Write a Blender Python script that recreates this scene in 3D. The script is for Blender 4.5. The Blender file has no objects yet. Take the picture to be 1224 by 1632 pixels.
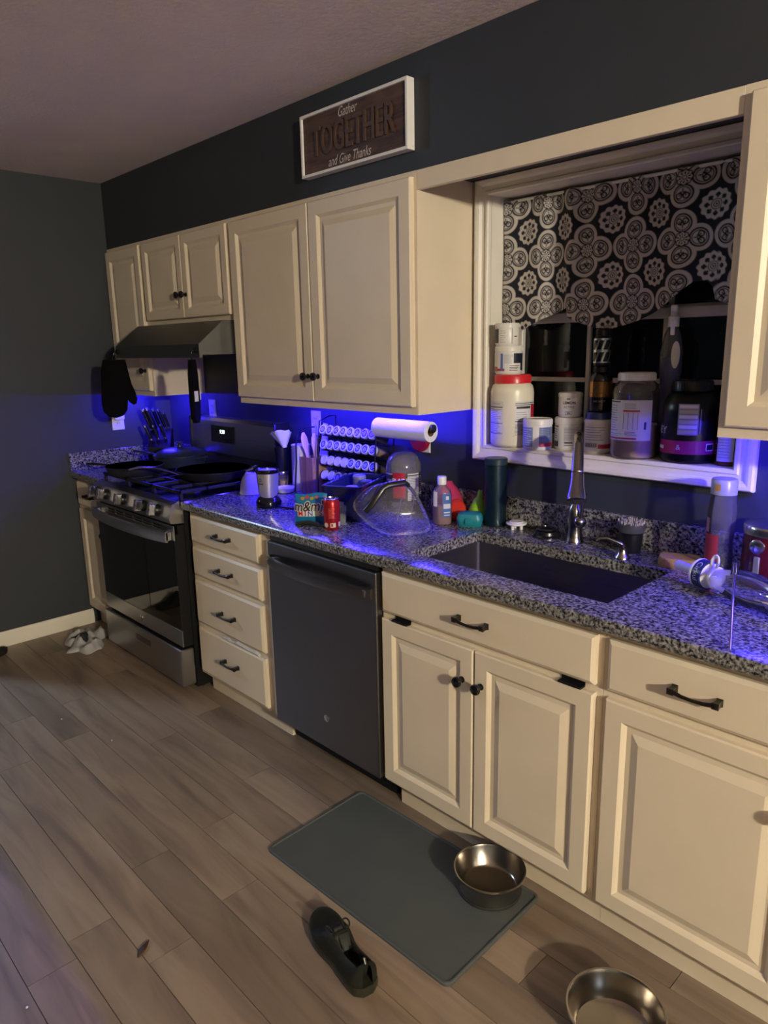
import bpy, bmesh, math, random
import numpy as np
from mathutils import Matrix, Vector, noise
random.seed(7)
scene = bpy.context.scene
COL = scene.collection
PI = math.pi

# ------------------------------------------------------------------ camera
CAM = np.array([4.1193, -2.1414, 1.5569]); YAW, PITCH, ROLL, FPX = 0.8076, -0.2245, -0.0196, 1146.82
def cam_axes():
    cy, sy, cp, sp, cr, sr = math.cos(YAW), math.sin(YAW), math.cos(PITCH), math.sin(PITCH), math.cos(ROLL), math.sin(ROLL)
    f = np.array([-sy*cp, cy*cp, sp]); r = np.array([cy, sy, 0.0]); u = np.cross(r, f)
    return cr*r+sr*u, -sr*r+cr*u, f
AR, AU, AF = cam_axes()
cd = bpy.data.cameras.new('camera'); cam = bpy.data.objects.new('camera', cd); COL.objects.link(cam)
cd.sensor_fit = 'VERTICAL'; cd.sensor_width = 27; cd.sensor_height = 36; cd.lens = FPX/1632*36
cd.clip_start = 0.02
cam.matrix_world = Matrix(((AR[0], AU[0], -AF[0], CAM[0]), (AR[1], AU[1], -AF[1], CAM[1]), (AR[2], AU[2], -AF[2], CAM[2]), (0, 0, 0, 1)))
scene.camera = cam
def un(px, py, x=None, y=None, z=None):
    """point on the photo ray (px,py) where it meets the plane x=, y= or z="""
    d = AF+AR*(px-612)/FPX-AU*(py-816)/FPX
    for i, v in enumerate((x, y, z)):
        if v is not None:
            return Vector(CAM+d*(v-CAM[i])/d[i])
def face_ang(x, y): return math.atan2(CAM[1]-y, CAM[0]-x)

# ------------------------------------------------------------------ world, exposure
w = bpy.data.worlds.new('night'); scene.world = w; w.use_nodes = True
w.node_tree.nodes['Background'].inputs[0].default_value = (0.012, 0.014, 0.02, 1)
w.node_tree.nodes['Background'].inputs[1].default_value = 0.12
vs = scene.view_settings
vs.view_transform = 'Standard'; vs.look = 'None'; vs.exposure = 0.0; vs.gamma = 1.0; vs.use_curve_mapping = False
LAMP = (7.6, -2.55, 2.20); LAMP_E = 2650.0; LAMP_C = (1.0, 0.90, 0.70)
LED_E = 720.0; LED_C = (0.028, 0.016, 1.0)
DEN_E = 380.0; DEN_C = (0.52, 0.70, 1.0)

# ------------------------------------------------------------------ materials
MATS = {}
def mat(name, col=(.8, .8, .8), rough=.5, metal=0.0, emit=None, es=0.0, spec=.5, coat=0.0, noise_amt=0.0, nscale=20.0, bump=0.0, bscale=60.0, sub=0.0):
    if name in MATS: return MATS[name]
    m = bpy.data.materials.new(name); m.use_nodes = True; nt = m.node_tree; b = nt.nodes['Principled BSDF']
    b.inputs['Base Color'].default_value = (*col, 1); b.inputs['Roughness'].default_value = rough
    b.inputs['Metallic'].default_value = metal; b.inputs['Specular IOR Level'].default_value = spec
    b.inputs['Coat Weight'].default_value = coat
    if emit: b.inputs['Emission Color'].default_value = (*emit, 1); b.inputs['Emission Strength'].default_value = es
    tc = nt.nodes.new('ShaderNodeTexCoord')
    if noise_amt > 0:
        n = nt.nodes.new('ShaderNodeTexNoise'); n.inputs['Scale'].default_value = nscale; n.inputs['Detail'].default_value = 4
        nt.links.new(tc.outputs['Object'], n.inputs['Vector'])
        r = nt.nodes.new('ShaderNodeValToRGB'); r.color_ramp.elements[0].position = .3; r.color_ramp.elements[1].position = .7
        r.color_ramp.elements[0].color = (*[c*(1-noise_amt) for c in col], 1); r.color_ramp.elements[1].color = (*[min(1, c*(1+noise_amt)) for c in col], 1)
        nt.links.new(n.outputs['Fac'], r.inputs['Fac']); nt.links.new(r.outputs['Color'], b.inputs['Base Color'])
    if bump > 0:
        n = nt.nodes.new('ShaderNodeTexNoise'); n.inputs['Scale'].default_value = bscale; n.inputs['Detail'].default_value = 3
        nt.links.new(tc.outputs['Object'], n.inputs['Vector'])
        bp = nt.nodes.new('ShaderNodeBump'); bp.inputs['Strength'].default_value = bump; bp.inputs['Distance'].default_value = .004
        nt.links.new(n.outputs['Fac'], bp.inputs['Height']); nt.links.new(bp.outputs['Normal'], b.inputs['Normal'])
    MATS[name] = m; return m
def brushed(name, col, rough, axis=0, metal=1.0):
    if name in MATS: return MATS[name]
    m = mat(name, col, rough, metal); nt = m.node_tree; b = nt.nodes['Principled BSDF']
    tc = nt.nodes.new('ShaderNodeTexCoord'); mp = nt.nodes.new('ShaderNodeMapping'); sc = [400, 400, 400]; sc[axis] = 4
    mp.inputs['Scale'].default_value = sc
    n = nt.nodes.new('ShaderNodeTexNoise'); n.inputs['Scale'].default_value = 1.0
    nt.links.new(tc.outputs['Object'], mp.inputs['Vector']); nt.links.new(mp.outputs['Vector'], n.inputs['Vector'])
    mr = nt.nodes.new('ShaderNodeMapRange'); mr.inputs['To Min'].default_value = rough*.75; mr.inputs['To Max'].default_value = rough*1.3
    nt.links.new(n.outputs['Fac'], mr.inputs['Value']); nt.links.new(mr.outputs['Result'], b.inputs['Roughness'])
    return m
def clear(name, tint=(.95, .95, 1), rough=.06, body=.08, bodycol=(.8, .8, .85), ior=1.45, gloss=1.0):
    """thin see-through plastic or glass: transparent sheet with a little body colour and a fresnel gloss"""
    if name in MATS: return MATS[name]
    m = bpy.data.materials.new(name); m.use_nodes = True; nt = m.node_tree; nt.nodes.clear()
    o = nt.nodes.new('ShaderNodeOutputMaterial'); t = nt.nodes.new('ShaderNodeBsdfTransparent'); t.inputs[0].default_value = (*tint, 1)
    d = nt.nodes.new('ShaderNodeBsdfDiffuse'); d.inputs[0].default_value = (*bodycol, 1)
    g = nt.nodes.new('ShaderNodeBsdfGlossy'); g.inputs['Roughness'].default_value = rough; g.inputs[0].default_value = (gloss, gloss, gloss, 1)
    f = nt.nodes.new('ShaderNodeFresnel'); f.inputs[0].default_value = ior
    m1 = nt.nodes.new('ShaderNodeMixShader'); m1.inputs[0].default_value = body; m2 = nt.nodes.new('ShaderNodeMixShader')
    nt.links.new(t.outputs[0], m1.inputs[1]); nt.links.new(d.outputs[0], m1.inputs[2])
    nt.links.new(f.outputs[0], m2.inputs[0]); nt.links.new(m1.outputs[0], m2.inputs[1]); nt.links.new(g.outputs[0], m2.inputs[2])
    nt.links.new(m2.outputs[0], o.inputs[0]); MATS[name] = m; return m
def vcol(name, rough=.8, metal=0.0):
    if name in MATS: return MATS[name]
    m = mat(name, (1, 1, 1), rough, metal); nt = m.node_tree
    a = nt.nodes.new('ShaderNodeVertexColor'); a.layer_name = 'Col'
    nt.links.new(a.outputs['Color'], nt.nodes['Principled BSDF'].inputs['Base Color']); return m
def granite():
    m = mat('granite', (.5, .5, .5), .2, spec=.5, coat=.0); nt = m.node_tree; b = nt.nodes['Principled BSDF']
    tc = nt.nodes.new('ShaderNodeTexCoord')
    def nz(scale, det, e):
        n = nt.nodes.new('ShaderNodeTexNoise'); n.inputs['Scale'].default_value = scale; n.inputs['Detail'].default_value = det
        n.inputs['Roughness'].default_value = .6
        nt.links.new(tc.outputs['Object'], n.inputs['Vector']); r = nt.nodes.new('ShaderNodeValToRGB')
        r.color_ramp.elements[0].position, r.color_ramp.elements[0].color = e[0]; r.color_ramp.elements[1].position, r.color_ramp.elements[1].color = e[1]
        for p, c in e[2:]:
            x = r.color_ramp.elements.new(p); x.color = c
        nt.links.new(n.outputs['Fac'], r.inputs['Fac']); return r
    a = nz(120, 3, [(.38, (.008, .008, .010, 1)), (.46, (.10, .098, .10, 1)), (.55, (.22, .21, .20, 1)), (.70, (.40, .385, .36, 1))])
    v = nt.nodes.new('ShaderNodeTexVoronoi'); v.inputs['Scale'].default_value = 110; nt.links.new(tc.outputs['Object'], v.inputs['Vector'])
    rv = nt.nodes.new('ShaderNodeValToRGB'); rv.color_ramp.elements[0].position = .18; rv.color_ramp.elements[0].color = (.12, .12, .13, 1)
    rv.color_ramp.elements[1].position = .4; rv.color_ramp.elements[1].color = (1, 1, 1, 1)
    nt.links.new(v.outputs['Distance'], rv.inputs['Fac'])
    mx = nt.nodes.new('ShaderNodeMix'); mx.data_type = 'RGBA'; mx.blend_type = 'MULTIPLY'; mx.inputs[0].default_value = .75
    nt.links.new(a.outputs[0], mx.inputs[6]); nt.links.new(rv.outputs[0], mx.inputs[7])
    nt.links.new(mx.outputs[2], b.inputs['Base Color']); return m
def wood_floor():
    m = mat('floor_plank', (.3, .22, .16), .42); nt = m.node_tree; b = nt.nodes['Principled BSDF']
    tc = nt.nodes.new('ShaderNodeTexCoord'); oi = nt.nodes.new('ShaderNodeObjectInfo')
    ad = nt.nodes.new('ShaderNodeVectorMath'); ad.operation = 'ADD'; mu = nt.nodes.new('ShaderNodeVectorMath'); mu.operation = 'SCALE'
    cm = nt.nodes.new('ShaderNodeCombineXYZ')
    for i in range(3): nt.links.new(oi.outputs['Random'], cm.inputs[i])
    mu.inputs['Scale'].default_value = 37.0; nt.links.new(cm.outputs[0], mu.inputs[0])
    nt.links.new(tc.outputs['Object'], ad.inputs[0]); nt.links.new(mu.outputs[0], ad.inputs[1])
    mp = nt.nodes.new('ShaderNodeMapping'); mp.inputs['Scale'].default_value = (1.1, 9, 9); nt.links.new(ad.outputs[0], mp.inputs['Vector'])
    n = nt.nodes.new('ShaderNodeTexNoise'); n.inputs['Scale'].default_value = 1.7; n.inputs['Detail'].default_value = 6; n.inputs['Distortion'].default_value = .8
    nt.links.new(mp.outputs[0], n.inputs['Vector'])
    r = nt.nodes.new('ShaderNodeValToRGB'); e = r.color_ramp.elements
    e[0].position = .30; e[0].color = (.15, .108, .082, 1); e[1].position = .72; e[1].color = (.29, .222, .165, 1)
    x = e.new(.5); x.color = (.235, .172, .122, 1)
    nt.links.new(n.outputs['Fac'], r.inputs['Fac'])
    hs = nt.nodes.new('ShaderNodeHueSaturation'); mr = nt.nodes.new('ShaderNodeMapRange'); mr.inputs['To Min'].default_value = .74; mr.inputs['To Max'].default_value = 1.18
    nt.links.new(oi.outputs['Random'], mr.inputs['Value']); nt.links.new(mr.outputs[0], hs.inputs['Value']); nt.links.new(r.outputs[0], hs.inputs['Color'])
    nt.links.new(hs.outputs[0], b.inputs['Base Color'])
    bp = nt.nodes.new('ShaderNodeBump'); bp.inputs['Strength'].default_value = .12; bp.inputs['Distance'].default_value = .002
    nt.links.new(n.outputs['Fac'], bp.inputs['Height']); nt.links.new(bp.outputs[0], b.inputs['Normal']); return m
def wood(name, c0, c1, axis=0, rough=.6):
    if name in MATS: return MATS[name]
    m = mat(name, c0, rough); nt = m.node_tree; b = nt.nodes['Principled BSDF']
    tc = nt.nodes.new('ShaderNodeTexCoord'); mp = nt.nodes.new('ShaderNodeMapping'); s = [45, 45, 45]; s[axis] = 5; mp.inputs['Scale'].default_value = s
    n = nt.nodes.new('ShaderNodeTexNoise'); n.inputs['Scale'].default_value = 1; n.inputs['Detail'].default_value = 5; n.inputs['Distortion'].default_value = .6
    nt.links.new(tc.outputs['Object'], mp.inputs[0]); nt.links.new(mp.outputs[0], n.inputs['Vector'])
    r = nt.nodes.new('ShaderNodeValToRGB'); r.color_ramp.elements[0].position = .35; r.color_ramp.elements[1].position = .68
    r.color_ramp.elements[0].color = (*c0, 1); r.color_ramp.elements[1].color = (*c1, 1)
    nt.links.new(n.outputs['Fac'], r.inputs['Fac']); nt.links.new(r.outputs[0], b.inputs['Base Color']); return m

CREAM = mat('cabinet_cream_paint', (.70, .60, .45), .42, noise_amt=.03, nscale=6, bump=.03, bscale=40)
TRIMW = mat('window_trim_paint', (.74, .70, .62), .4, noise_amt=.02, nscale=9)
BASEW = mat('baseboard_paint', (.72, .67, .56), .45)
WALL = mat('slate_wall_paint', (.025, .029, .036), .6, noise_amt=.05, nscale=3, bump=.10, bscale=180)
CEIL = mat('ceiling_texture', (.78, .69, .63), .9, noise_amt=.04, nscale=5, bump=.55, bscale=70)
GRAN = granite(); PLANK = wood_floor()
STEEL = brushed('stainless_steel', (.42, .42, .43), .30, 0)
STEELD = brushed('dark_stainless', (.20, .195, .20), .33, 2)
STEELH = brushed('hood_steel', (.17, .17, .165), .34, 0)
SINKM = brushed('sink_steel', (.30, .29, .28), .30, 0)
CHROME = mat('brushed_nickel', (.62, .60, .58), .2, 1.0)
BLACKG = mat('black_gloss', (.006, .006, .007), .12)
BLACKM = mat('black_matte', (.004, .004, .0045), .55, spec=.25)
BLACKP = mat('black_plastic', (.006, .006, .007), .32, spec=.4)
IRON = mat('cast_iron', (.012, .012, .013), .5, .3, bump=.2, bscale=300)
BRONZE = mat('oil_rubbed_bronze', (.030, .024, .02), .3, .7)
WHITEP = mat('white_plastic', (.75, .74, .72), .35)
DARKN = mat('dark_gap', (.004, .004, .004), .9)
GREY = mat('grey_plastic', (.2, .2, .2), .4)

# ------------------------------------------------------------------ geometry helper
class G:
    def __init__(s): s.v = []; s.f = []; s.mi = []; s.mats = []; s.M = Matrix.Identity(4)
    def m(s, material):
        if material not in s.mats: s.mats.append(material)
        return s.mats.index(material)
    def add(s, vs_, fs, material, M=None):
        k = len(s.v); T = s.M @ M if M is not None else s.M
        s.v += [tuple(T @ Vector(p)) for p in vs_]
        i = s.m(material)
        for f in fs: s.f.append([k+a for a in f]); s.mi.append(i)
        return s
    def box(s, x0, x1, y0, y1, z0, z1, material, bev=0.0, M=None, seg=1):
        x0, x1 = sorted((x0, x1)); y0, y1 = sorted((y0, y1)); z0, z1 = sorted((z0, z1))
        bm = bmesh.new(); bmesh.ops.create_cube(bm, size=1)
        for q in bm.verts: q.co = Vector(((x0+x1)/2+q.co.x*(x1-x0), (y0+y1)/2+q.co.y*(y1-y0), (z0+z1)/2+q.co.z*(z1-z0)))
        if bev > 0: bmesh.ops.bevel(bm, geom=bm.edges[:], offset=bev, segments=seg, affect='EDGES', profile=.5)
        bm.verts.index_update(); s.add([q.co.copy() for q in bm.verts], [[q.index for q in f.verts] for f in bm.faces], material, M); bm.free(); return s
    def lathe(s, prof, material, n=32, M=None, a0=0.0, a1=2*PI, cap=True):
        full = abs(a1-a0-2*PI) < 1e-6; cols = n if full else n+1; vs_ = []; fs = []
        for r, z in prof:
            for i in range(cols):
                a = a0+(a1-a0)*i/n; vs_.append((r*math.cos(a), r*math.sin(a), z))
        for j in range(len(prof)-1):
            for i in range(n):
                i2 = (i+1) % cols; a, b, c, d = j*cols+i, j*cols+i2, (j+1)*cols+i2, (j+1)*cols+i
                if prof[j][0] < 1e-6: fs.append([a, c, d])
                elif prof[j+1][0] < 1e-6: fs.append([a, b, d])
                else: fs.append([a, b, c, d])
        if full and cap:
            if prof[0][0] > 1e-6: fs.append(list(range(cols))[::-1])
            if prof[-1][0] > 1e-6: fs.append([(len(prof)-1)*cols+i for i in range(cols)])
        return s.add(vs_, fs, material, M)
    def tube(s, path, r, material, n=8, cap=True, M=None, closed=False, flat=1.0):
        P = [Vector(p) for p in path]; k = len(P); rs = r if isinstance(r, (list, tuple)) else [r]*k; vs_ = []; fs = []; up = None
        for i in range(k):
            if closed: t = P[(i+1) % k]-P[i-1]
            else: t = P[min(i+1, k-1)]-P[max(i-1, 0)]
            t.normalize()
            if up is None: up = Vector((0, 0, 1)) if abs(t.z) < .9 else Vector((1, 0, 0))
            a = t.cross(up)
            if a.length < 1e-6: a = t.orthogonal()
            a.normalize(); b = a.cross(t); up = b
            for q in range(n):
                g = 2*PI*q/n; vs_.append(P[i]+a*(rs[i]*math.cos(g))+b*(rs[i]*flat*math.sin(g)))
        for i in range(k if closed else k-1):
            j = (i+1) % k
            for q in range(n): fs.append([i*n+q, i*n+(q+1) % n, j*n+(q+1) % n, j*n+q])
        if cap and not closed: fs += [list(range(n))[::-1], [(k-1)*n+q for q in range(n)]]
        return s.add(vs_, fs, material, M)
    def loft(s, rings, material, capa=True, capb=True, closed=True, M=None):
        n = len(rings[0]); vs_ = [p for r in rings for p in r]; fs = []
        for j in range(len(rings)-1):
            for i in range(n if closed else n-1):
                i2 = (i+1) % n; fs.append([j*n+i, j*n+i2, (j+1)*n+i2, (j+1)*n+i])
        if capa: fs.append(list(range(n))[::-1])
        if capb: fs.append([(len(rings)-1)*n+i for i in range(n)])
        return s.add(vs_, fs, material, M)
    def rects(s, w, h, steps, material, M=None):
        """concentric rectangles in the xz plane, steps = (inset, depth towards -y); closed at the back and front"""
        rings = [[(i, -d, i), (w-i, -d, i), (w-i, -d, h-i), (i, -d, h-i)] for i, d in steps]
        return s.loft(rings, material, M=M)
    def patch(s, r, z0, z1, a0, a1, material, n=10, M=None, r1=None):
        r1 = r if r1 is None else r1; vs_ = []
        for i in range(n+1):
            a = a0+(a1-a0)*i/n; vs_ += [(r*math.cos(a), r*math.sin(a), z0), (r1*math.cos(a), r1*math.sin(a), z1)]
        return s.add(vs_, [[2*i, 2*i+2, 2*i+3, 2*i+1] for i in range(n)], material, M)
    def poly(s, pts, y0, y1, material, M=None):
        n = len(pts); vs_ = [(x, y0, z) for x, z in pts]+[(x, y1, z) for x, z in pts]
        fs = [list(range(n)), [n+i for i in range(n)][::-1]]+[[i, n+i, n+(i+1) % n, (i+1) % n] for i in range(n)]
        return s.add(vs_, fs, material, M)
    def text(s, string, size, material, M=None, shear=0.0, wrap=None, ext=0.0, sx=1.0, bold=0.0):
        vs_, fs = text_mesh(string, size, shear, ext, bold)
        if wrap: r, a, z = wrap; vs_ = [((r+q[2])*math.cos(a+q[0]*sx/r), (r+q[2])*math.sin(a+q[0]*sx/r), z+q[1]) for q in vs_]
        else: vs_ = [(q[0]*sx, -q[2], q[1]) for q in vs_]
        return s.add(vs_, fs, material, M)
    def build(s, name, parent=None, smooth=38, recalc=True):
        me = bpy.data.meshes.new(name); me.from_pydata(s.v, [], s.f); me.update()
        for q in s.mats: me.materials.append(q)
        me.polygons.foreach_set('material_index', s.mi)
        if recalc:
            bm = bmesh.new(); bm.from_mesh(me); bmesh.ops.recalc_face_normals(bm, faces=bm.faces[:]); bm.to_mesh(me); bm.free()
        if smooth:
            me.polygons.foreach_set('use_smooth', [True]*len(me.polygons)); me.set_sharp_from_angle(angle=math.radians(smooth))
        o = bpy.data.objects.new(name, me); COL.objects.link(o)
        if parent is not None: o.parent = parent
        return o
def text_mesh(string, size, shear=0.0, ext=0.0, bold=0.0):
    cu = bpy.data.curves.new('lettering', 'FONT'); cu.body = string; cu.size = size; cu.align_x = 'CENTER'; cu.align_y = 'CENTER'
    cu.shear = shear; cu.extrude = ext; cu.resolution_u = 3; cu.offset = bold
    ob = bpy.data.objects.new('lettering', cu); COL.objects.link(ob)
    dg = bpy.context.evaluated_depsgraph_get(); me = ob.evaluated_get(dg).to_mesh()
    vs_ = [tuple(q.co) for q in me.vertices]; fs = [list(p.vertices) for p in me.polygons]
    ob.evaluated_get(dg).to_mesh_clear(); bpy.data.objects.remove(ob); bpy.data.curves.remove(cu); return vs_, fs
def tag(o, label, cat, group=None):
    o['label'] = label; o['category'] = cat
    if group: o['group'] = group
    return o
def thing(name, label, cat, loc=(0, 0, 0), rz=0.0, group=None):
    o = bpy.data.objects.new(name, None); o.empty_display_size = .05; COL.objects.link(o); o.location = loc; o.rotation_euler = (0, 0, rz)
    return tag(o, label, cat, group)
def struct(o): o['kind'] = 'structure'; return o
def rotm(rx=0, ry=0, rz=0): return Matrix.Rotation(rz, 4, 'Z') @ Matrix.Rotation(ry, 4, 'Y') @ Matrix.Rotation(rx, 4, 'X')
def tr(x=0, y=0, z=0): return Matrix.Translation((x, y, z))
def frame(o, ax, ay, az):
    ax, ay, az = Vector(ax).normalized(), Vector(ay).normalized(), Vector(az).normalized()
    return Matrix(((ax.x, ay.x, az.x, o[0]), (ax.y, ay.y, az.y, o[1]), (ax.z, ay.z, az.z, o[2]), (0, 0, 0, 1)))
def copy_thing(o, loc, rz=0.0):
    c = o.copy(); COL.objects.link(c); c.location = loc; c.rotation_euler = (0, 0, rz)
    for ch in o.children:
        d = ch.copy(); COL.objects.link(d); d.parent = c
        for g in ch.children: e = g.copy(); COL.objects.link(e); e.parent = d
    return c

# ------------------------------------------------------------------ main dimensions (metres)
H = 2.463                     # ceiling
UF = -.305; UB = 1.324; UT = 2.117        # upper cabinets: front, bottom, top
CF = -.65; CT = .914; CB = .879           # counter: front, top, underside
WX0, WX1, WZ0, WZ1 = 2.455, 3.345, 1.198, 2.065   # window opening
SX0, SX1 = .437, 1.262        # stove

# ------------------------------------------------------------------ room shell
g = G(); g.box(-3, 9.0, -5, .3, -.06, -.009, PLANK)
g.box(-3, 0, -5, 0, -.009, 0, PLANK); g.box(5.6, 9.0, -5, 0, -.009, 0, PLANK); g.box(0, 5.6, -5, -2.649, -.009, 0, PLANK)
floor = struct(g.build('floor'))
PW, PL = .126, 1.24
offs = {0: 1.53-.1, 1: .35, 2: .92, 3: .6, 4: 1.05, 5: .22, 6: .78, 7: 1.53, 8: 2.16, 9: 2.487, 10: 2.173, 11: 2.544, 12: 2.32}
plank_cache = {}
def plank_mesh(L, wd):
    key = (round(L, 3), round(wd, 3))
    if key not in plank_cache:
        q = G(); q.box(.001, L-.001, .001, wd-.001, -.009, 0, PLANK); o = q.build('plank', smooth=30); plank_cache[key] = o.data; bpy.data.objects.remove(o)
    return plank_cache[key]
for row in range(21):
    yt = -1.137+PW*9-PW*row   # row 9 ends at -1.137-.126
    y1 = min(yt, 0.0); y0 = yt-PW
    if y0 >= 0: continue
    off = offs.get(row, (row*.47) % PL); x = off % PL-PL
    while x < 5.6:
        a, b = max(x, 0.0), min(x+PL, 5.6)
        if b-a > .02:
            o = bpy.data.objects.new('plank', plank_mesh(b-a, y1-y0)); COL.objects.link(o); o.location = (a, y0, 0); o.parent = floor
        x += PL
g = G(); g.box(-3, 9.0, -5, .3, H, H+.1, CEIL); struct(g.build('ceiling'))
g = G(); T = .24
g.box(-3, WX0-.019, 0, T, 0, H, WALL); g.box(WX1+.019, 9.0, 0, T, 0, H, WALL); g.box(WX0-.019, WX1+.019, 0, T, 0, WZ0-.019, WALL); g.box(WX0-.019, WX1+.019, 0, T, WZ1+.019, H, WALL)
struct(g.build('wall_back', recalc=True))
g = G(); g.box(-.14, 0, -1.48, 0, 0, H, WALL); g.box(-.14, 0, -5, -3.9, 0, H, WALL); struct(g.build('wall_left'))
g = G(); g.box(-3.1, -3, -5, .2, 0, H, WALL); struct(g.build('wall_den'))
g = G(); g.box(9.0, 9.1, -5, .2, 0, H, WALL); struct(g.build('wall_right'))
g = G(); g.box(-3.1, 9.1, -5.1, -5, 0, H, WALL); struct(g.build('wall_front'))
g = G(); g.box(0, 5.3, UF+.004, -.0005, UT+.0005, H-.0005, WALL); struct(g.build('wall_soffit'))
g = G(); g.loft([[(.0005, y, 0), (.014, y, 0), (.014, y, .066), (.011, y, .074), (.008, y, .079), (.006, y, .085), (.0005, y, .085)] for y in (-.605, -1.48)], BASEW); struct(g.build('baseboard_left'))

# window: casing, jamb lining, sashes, glass
win = bpy.data.objects.new('window_1', None); COL.objects.link(win); struct(win)
ring_o = []
for t, d in [(0.0, -.001), (0.0, -.016), (.004, -.020), (.012, -.020), (.016, -.014), (.030, -.016), (.038, -.024), (.046, -.027), (.055, -.027), (.060, -.018), (.060, -.001)]:
    ring_o.append([(WX0-t, d, WZ0-t), (WX1+t, d, WZ0-t), (WX1+t, d, min(WZ1+t, UT-.002)), (WX0-t, d, min(WZ1+t, UT-.002))])
g = G(); g.loft(ring_o, TRIMW, capa=False, capb=False); g.build('casing', win, smooth=20)
g = G(); g.box(WX0-.02, WX0, .001, .22, WZ0-.02, WZ1+.02, TRIMW); g.box(WX1, WX1+.02, .001, .22, WZ0-.02, WZ1+.02, TRIMW); g.box(WX0, WX1, .001, .22, WZ1, WZ1+.02, TRIMW)
g.build('jamb', win, smooth=0)
g = G(); g.box(WX0, WX1, -.004, .22, WZ0-.02, WZ0, TRIMW, bev=.002); g.build('sill', win, smooth=0)
SY = .175; glass = clear('window_glass', (.5, .5, .5), .02, .0, (0, 0, 0), 1.5)
VIN = mat('sash_vinyl', (.55, .53, .50), .4)
def sash(name, z0, z1, y):
    a, b, f = WX0+.002, WX1-.002, .034
    g = G(); g.box(a, a+f, y-.012, y+.012, z0, z1, VIN, .003); g.box(b-f, b, y-.012, y+.012, z0, z1, VIN, .003)
    g.box(a+f, b-f, y-.012, y+.012, z0, z0+f, VIN, .003); g.box(a+f, b-f, y-.012, y+.012, z1-f, z1, VIN, .003); s_ = g.build(name, win, smooth=0)
    x0, x1 = a+f, b-f; zs = (z0+f, (z0+z1)/2, z1-f)
    for k in (1, 2):
        x = x0+(x1-x0)*k/3; g = G(); g.box(x-.008, x+.008, y-.006, y+.006, zs[0], zs[2], VIN, .002); g.build('muntin', s_, smooth=0)
    for k in range(3):
        q0 = x0+(x1-x0)*k/3; q1 = x0+(x1-x0)*(k+1)/3
        g = G(); g.box(q0+.008, q1-.008, y-.006, y+.006, zs[1]-.008, zs[1]+.008, VIN, .002); g.build('muntin', s_, smooth=0)
        for z_a, z_b in ((zs[0], zs[1]), (zs[1], zs[2])):
            g = G(); g.box(q0, q1, y+.007, y+.010, z_a, z_b, glass); g.build('pane', s_, smooth=0)
sash('lower_sash', WZ0+.002, 1.665, SY-.014); sash('upper_sash', 1.640, WZ1-.002, SY+.014)

# ------------------------------------------------------------------ cabinets
def pull(parent, x, y, z, span=.096):
    """bronze drawer pull, arched bar on two flared feet"""
    g = G(); h = span/2
    for sx in (-1, 1):
        g.loft([[(x+sx*h+a*s1, y+d, z+b*s2) for a, b in ((-1, -1), (1, -1), (1, 1), (-1, 1))] for d, s1, s2 in ((0, .007, .009), (-.008, .0055, .007), (-.018, .006, .007), (-.027, .008, .0075), (-.029, .005, .005))], BRONZE)
    g.tube([(x-h+.004, y-.023, z), (x-h*.5, y-.026, z-.003), (x, y-.027, z-.004), (x+h*.5, y-.026, z-.003), (x+h-.004, y-.023, z)], [.006, .0045, .004, .0045, .006], BRONZE, 10)
    return g.build('handle', parent)
KNOBP = [(.010, 0), (.010, .003), (.006, .006), (.0055, .013), (.011, .017), (.0155, .022), (.0165, .027), (.0145, .032), (.009, .035), (0, .036)]
def knob(parent, x, y, z, material=None):
    g = G(); g.lathe(KNOBP, material or BLACKG, 20, tr(x, y, z) @ rotm(PI/2)); return g.build('knob', parent)
def door(parent, x0, x1, z0, z1, y, name='door', fw=.05):
    g = G(); t = .020
    g.rects(x1-x0, z1-z0, [(0, 0), (0, t-.004), (.004, t), (fw-.004, t), (fw, t-.003), (fw+.007, t-.010), (fw+.013, t-.010), (fw+.020, t-.009), (fw+.040, t-.001), (fw+.042, t-.0005)], CREAM, tr(x0, y, z0))
    return g.build(name, parent, smooth=12)
def slab(parent, x0, x1, z0, z1, y, name='drawer'):
    g = G(); t = .020
    g.rects(x1-x0, z1-z0, [(0, 0), (0, t-.007), (.003, t-.005), (.010, t)], CREAM, tr(x0, y, z0)); return g.build(name, parent, smooth=12)
def carcass(parent, x0, x1, y0, y1, z0, z1, full=True):
    """y0 = back, y1 = face frame front"""
    g = G()
    if full: g.box(x0, x1, y1, y0, z0, z1, CREAM)
    else:
        g.box(x0, x1, y1, y1+.02, z0, z1, CREAM); g.box(x0, x0+.016, y1+.02, y0, z0, z1, CREAM); g.box(x1-.016, x1, y1+.02, y0, z0, z1, CREAM)
        g.box(x0+.016, x1-.016, y1+.02, y0, z0, z0+.016, CREAM)
    return g.build('body', parent, smooth=0)
TKY = -.562
def toekick(parent, x0, x1):
    g = G(); g.box(x0, x1, TKY, TKY+.015, 0, .099, CREAM); return g.build('toe_kick', parent, smooth=0)
BF, BD = -.61, -.61
# base: narrow cabinet in the corner
t = thing('base_cabinet', 'narrow cream base cabinet squeezed between the dark wall and the stove', 'cabinet')
carcass(t, .002, SX0-.006, -.002, BF, .1, CB-.001, False); toekick(t, .002, SX0-.006)
d = slab(t, .03, SX0-.035, .724, .857, BF); pull(d, .217, BF-.02, .79, .09); d = door(t, .03, SX0-.035, .118, .702, BF, fw=.055); knob(d, .37, BF-.02, .6)
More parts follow.
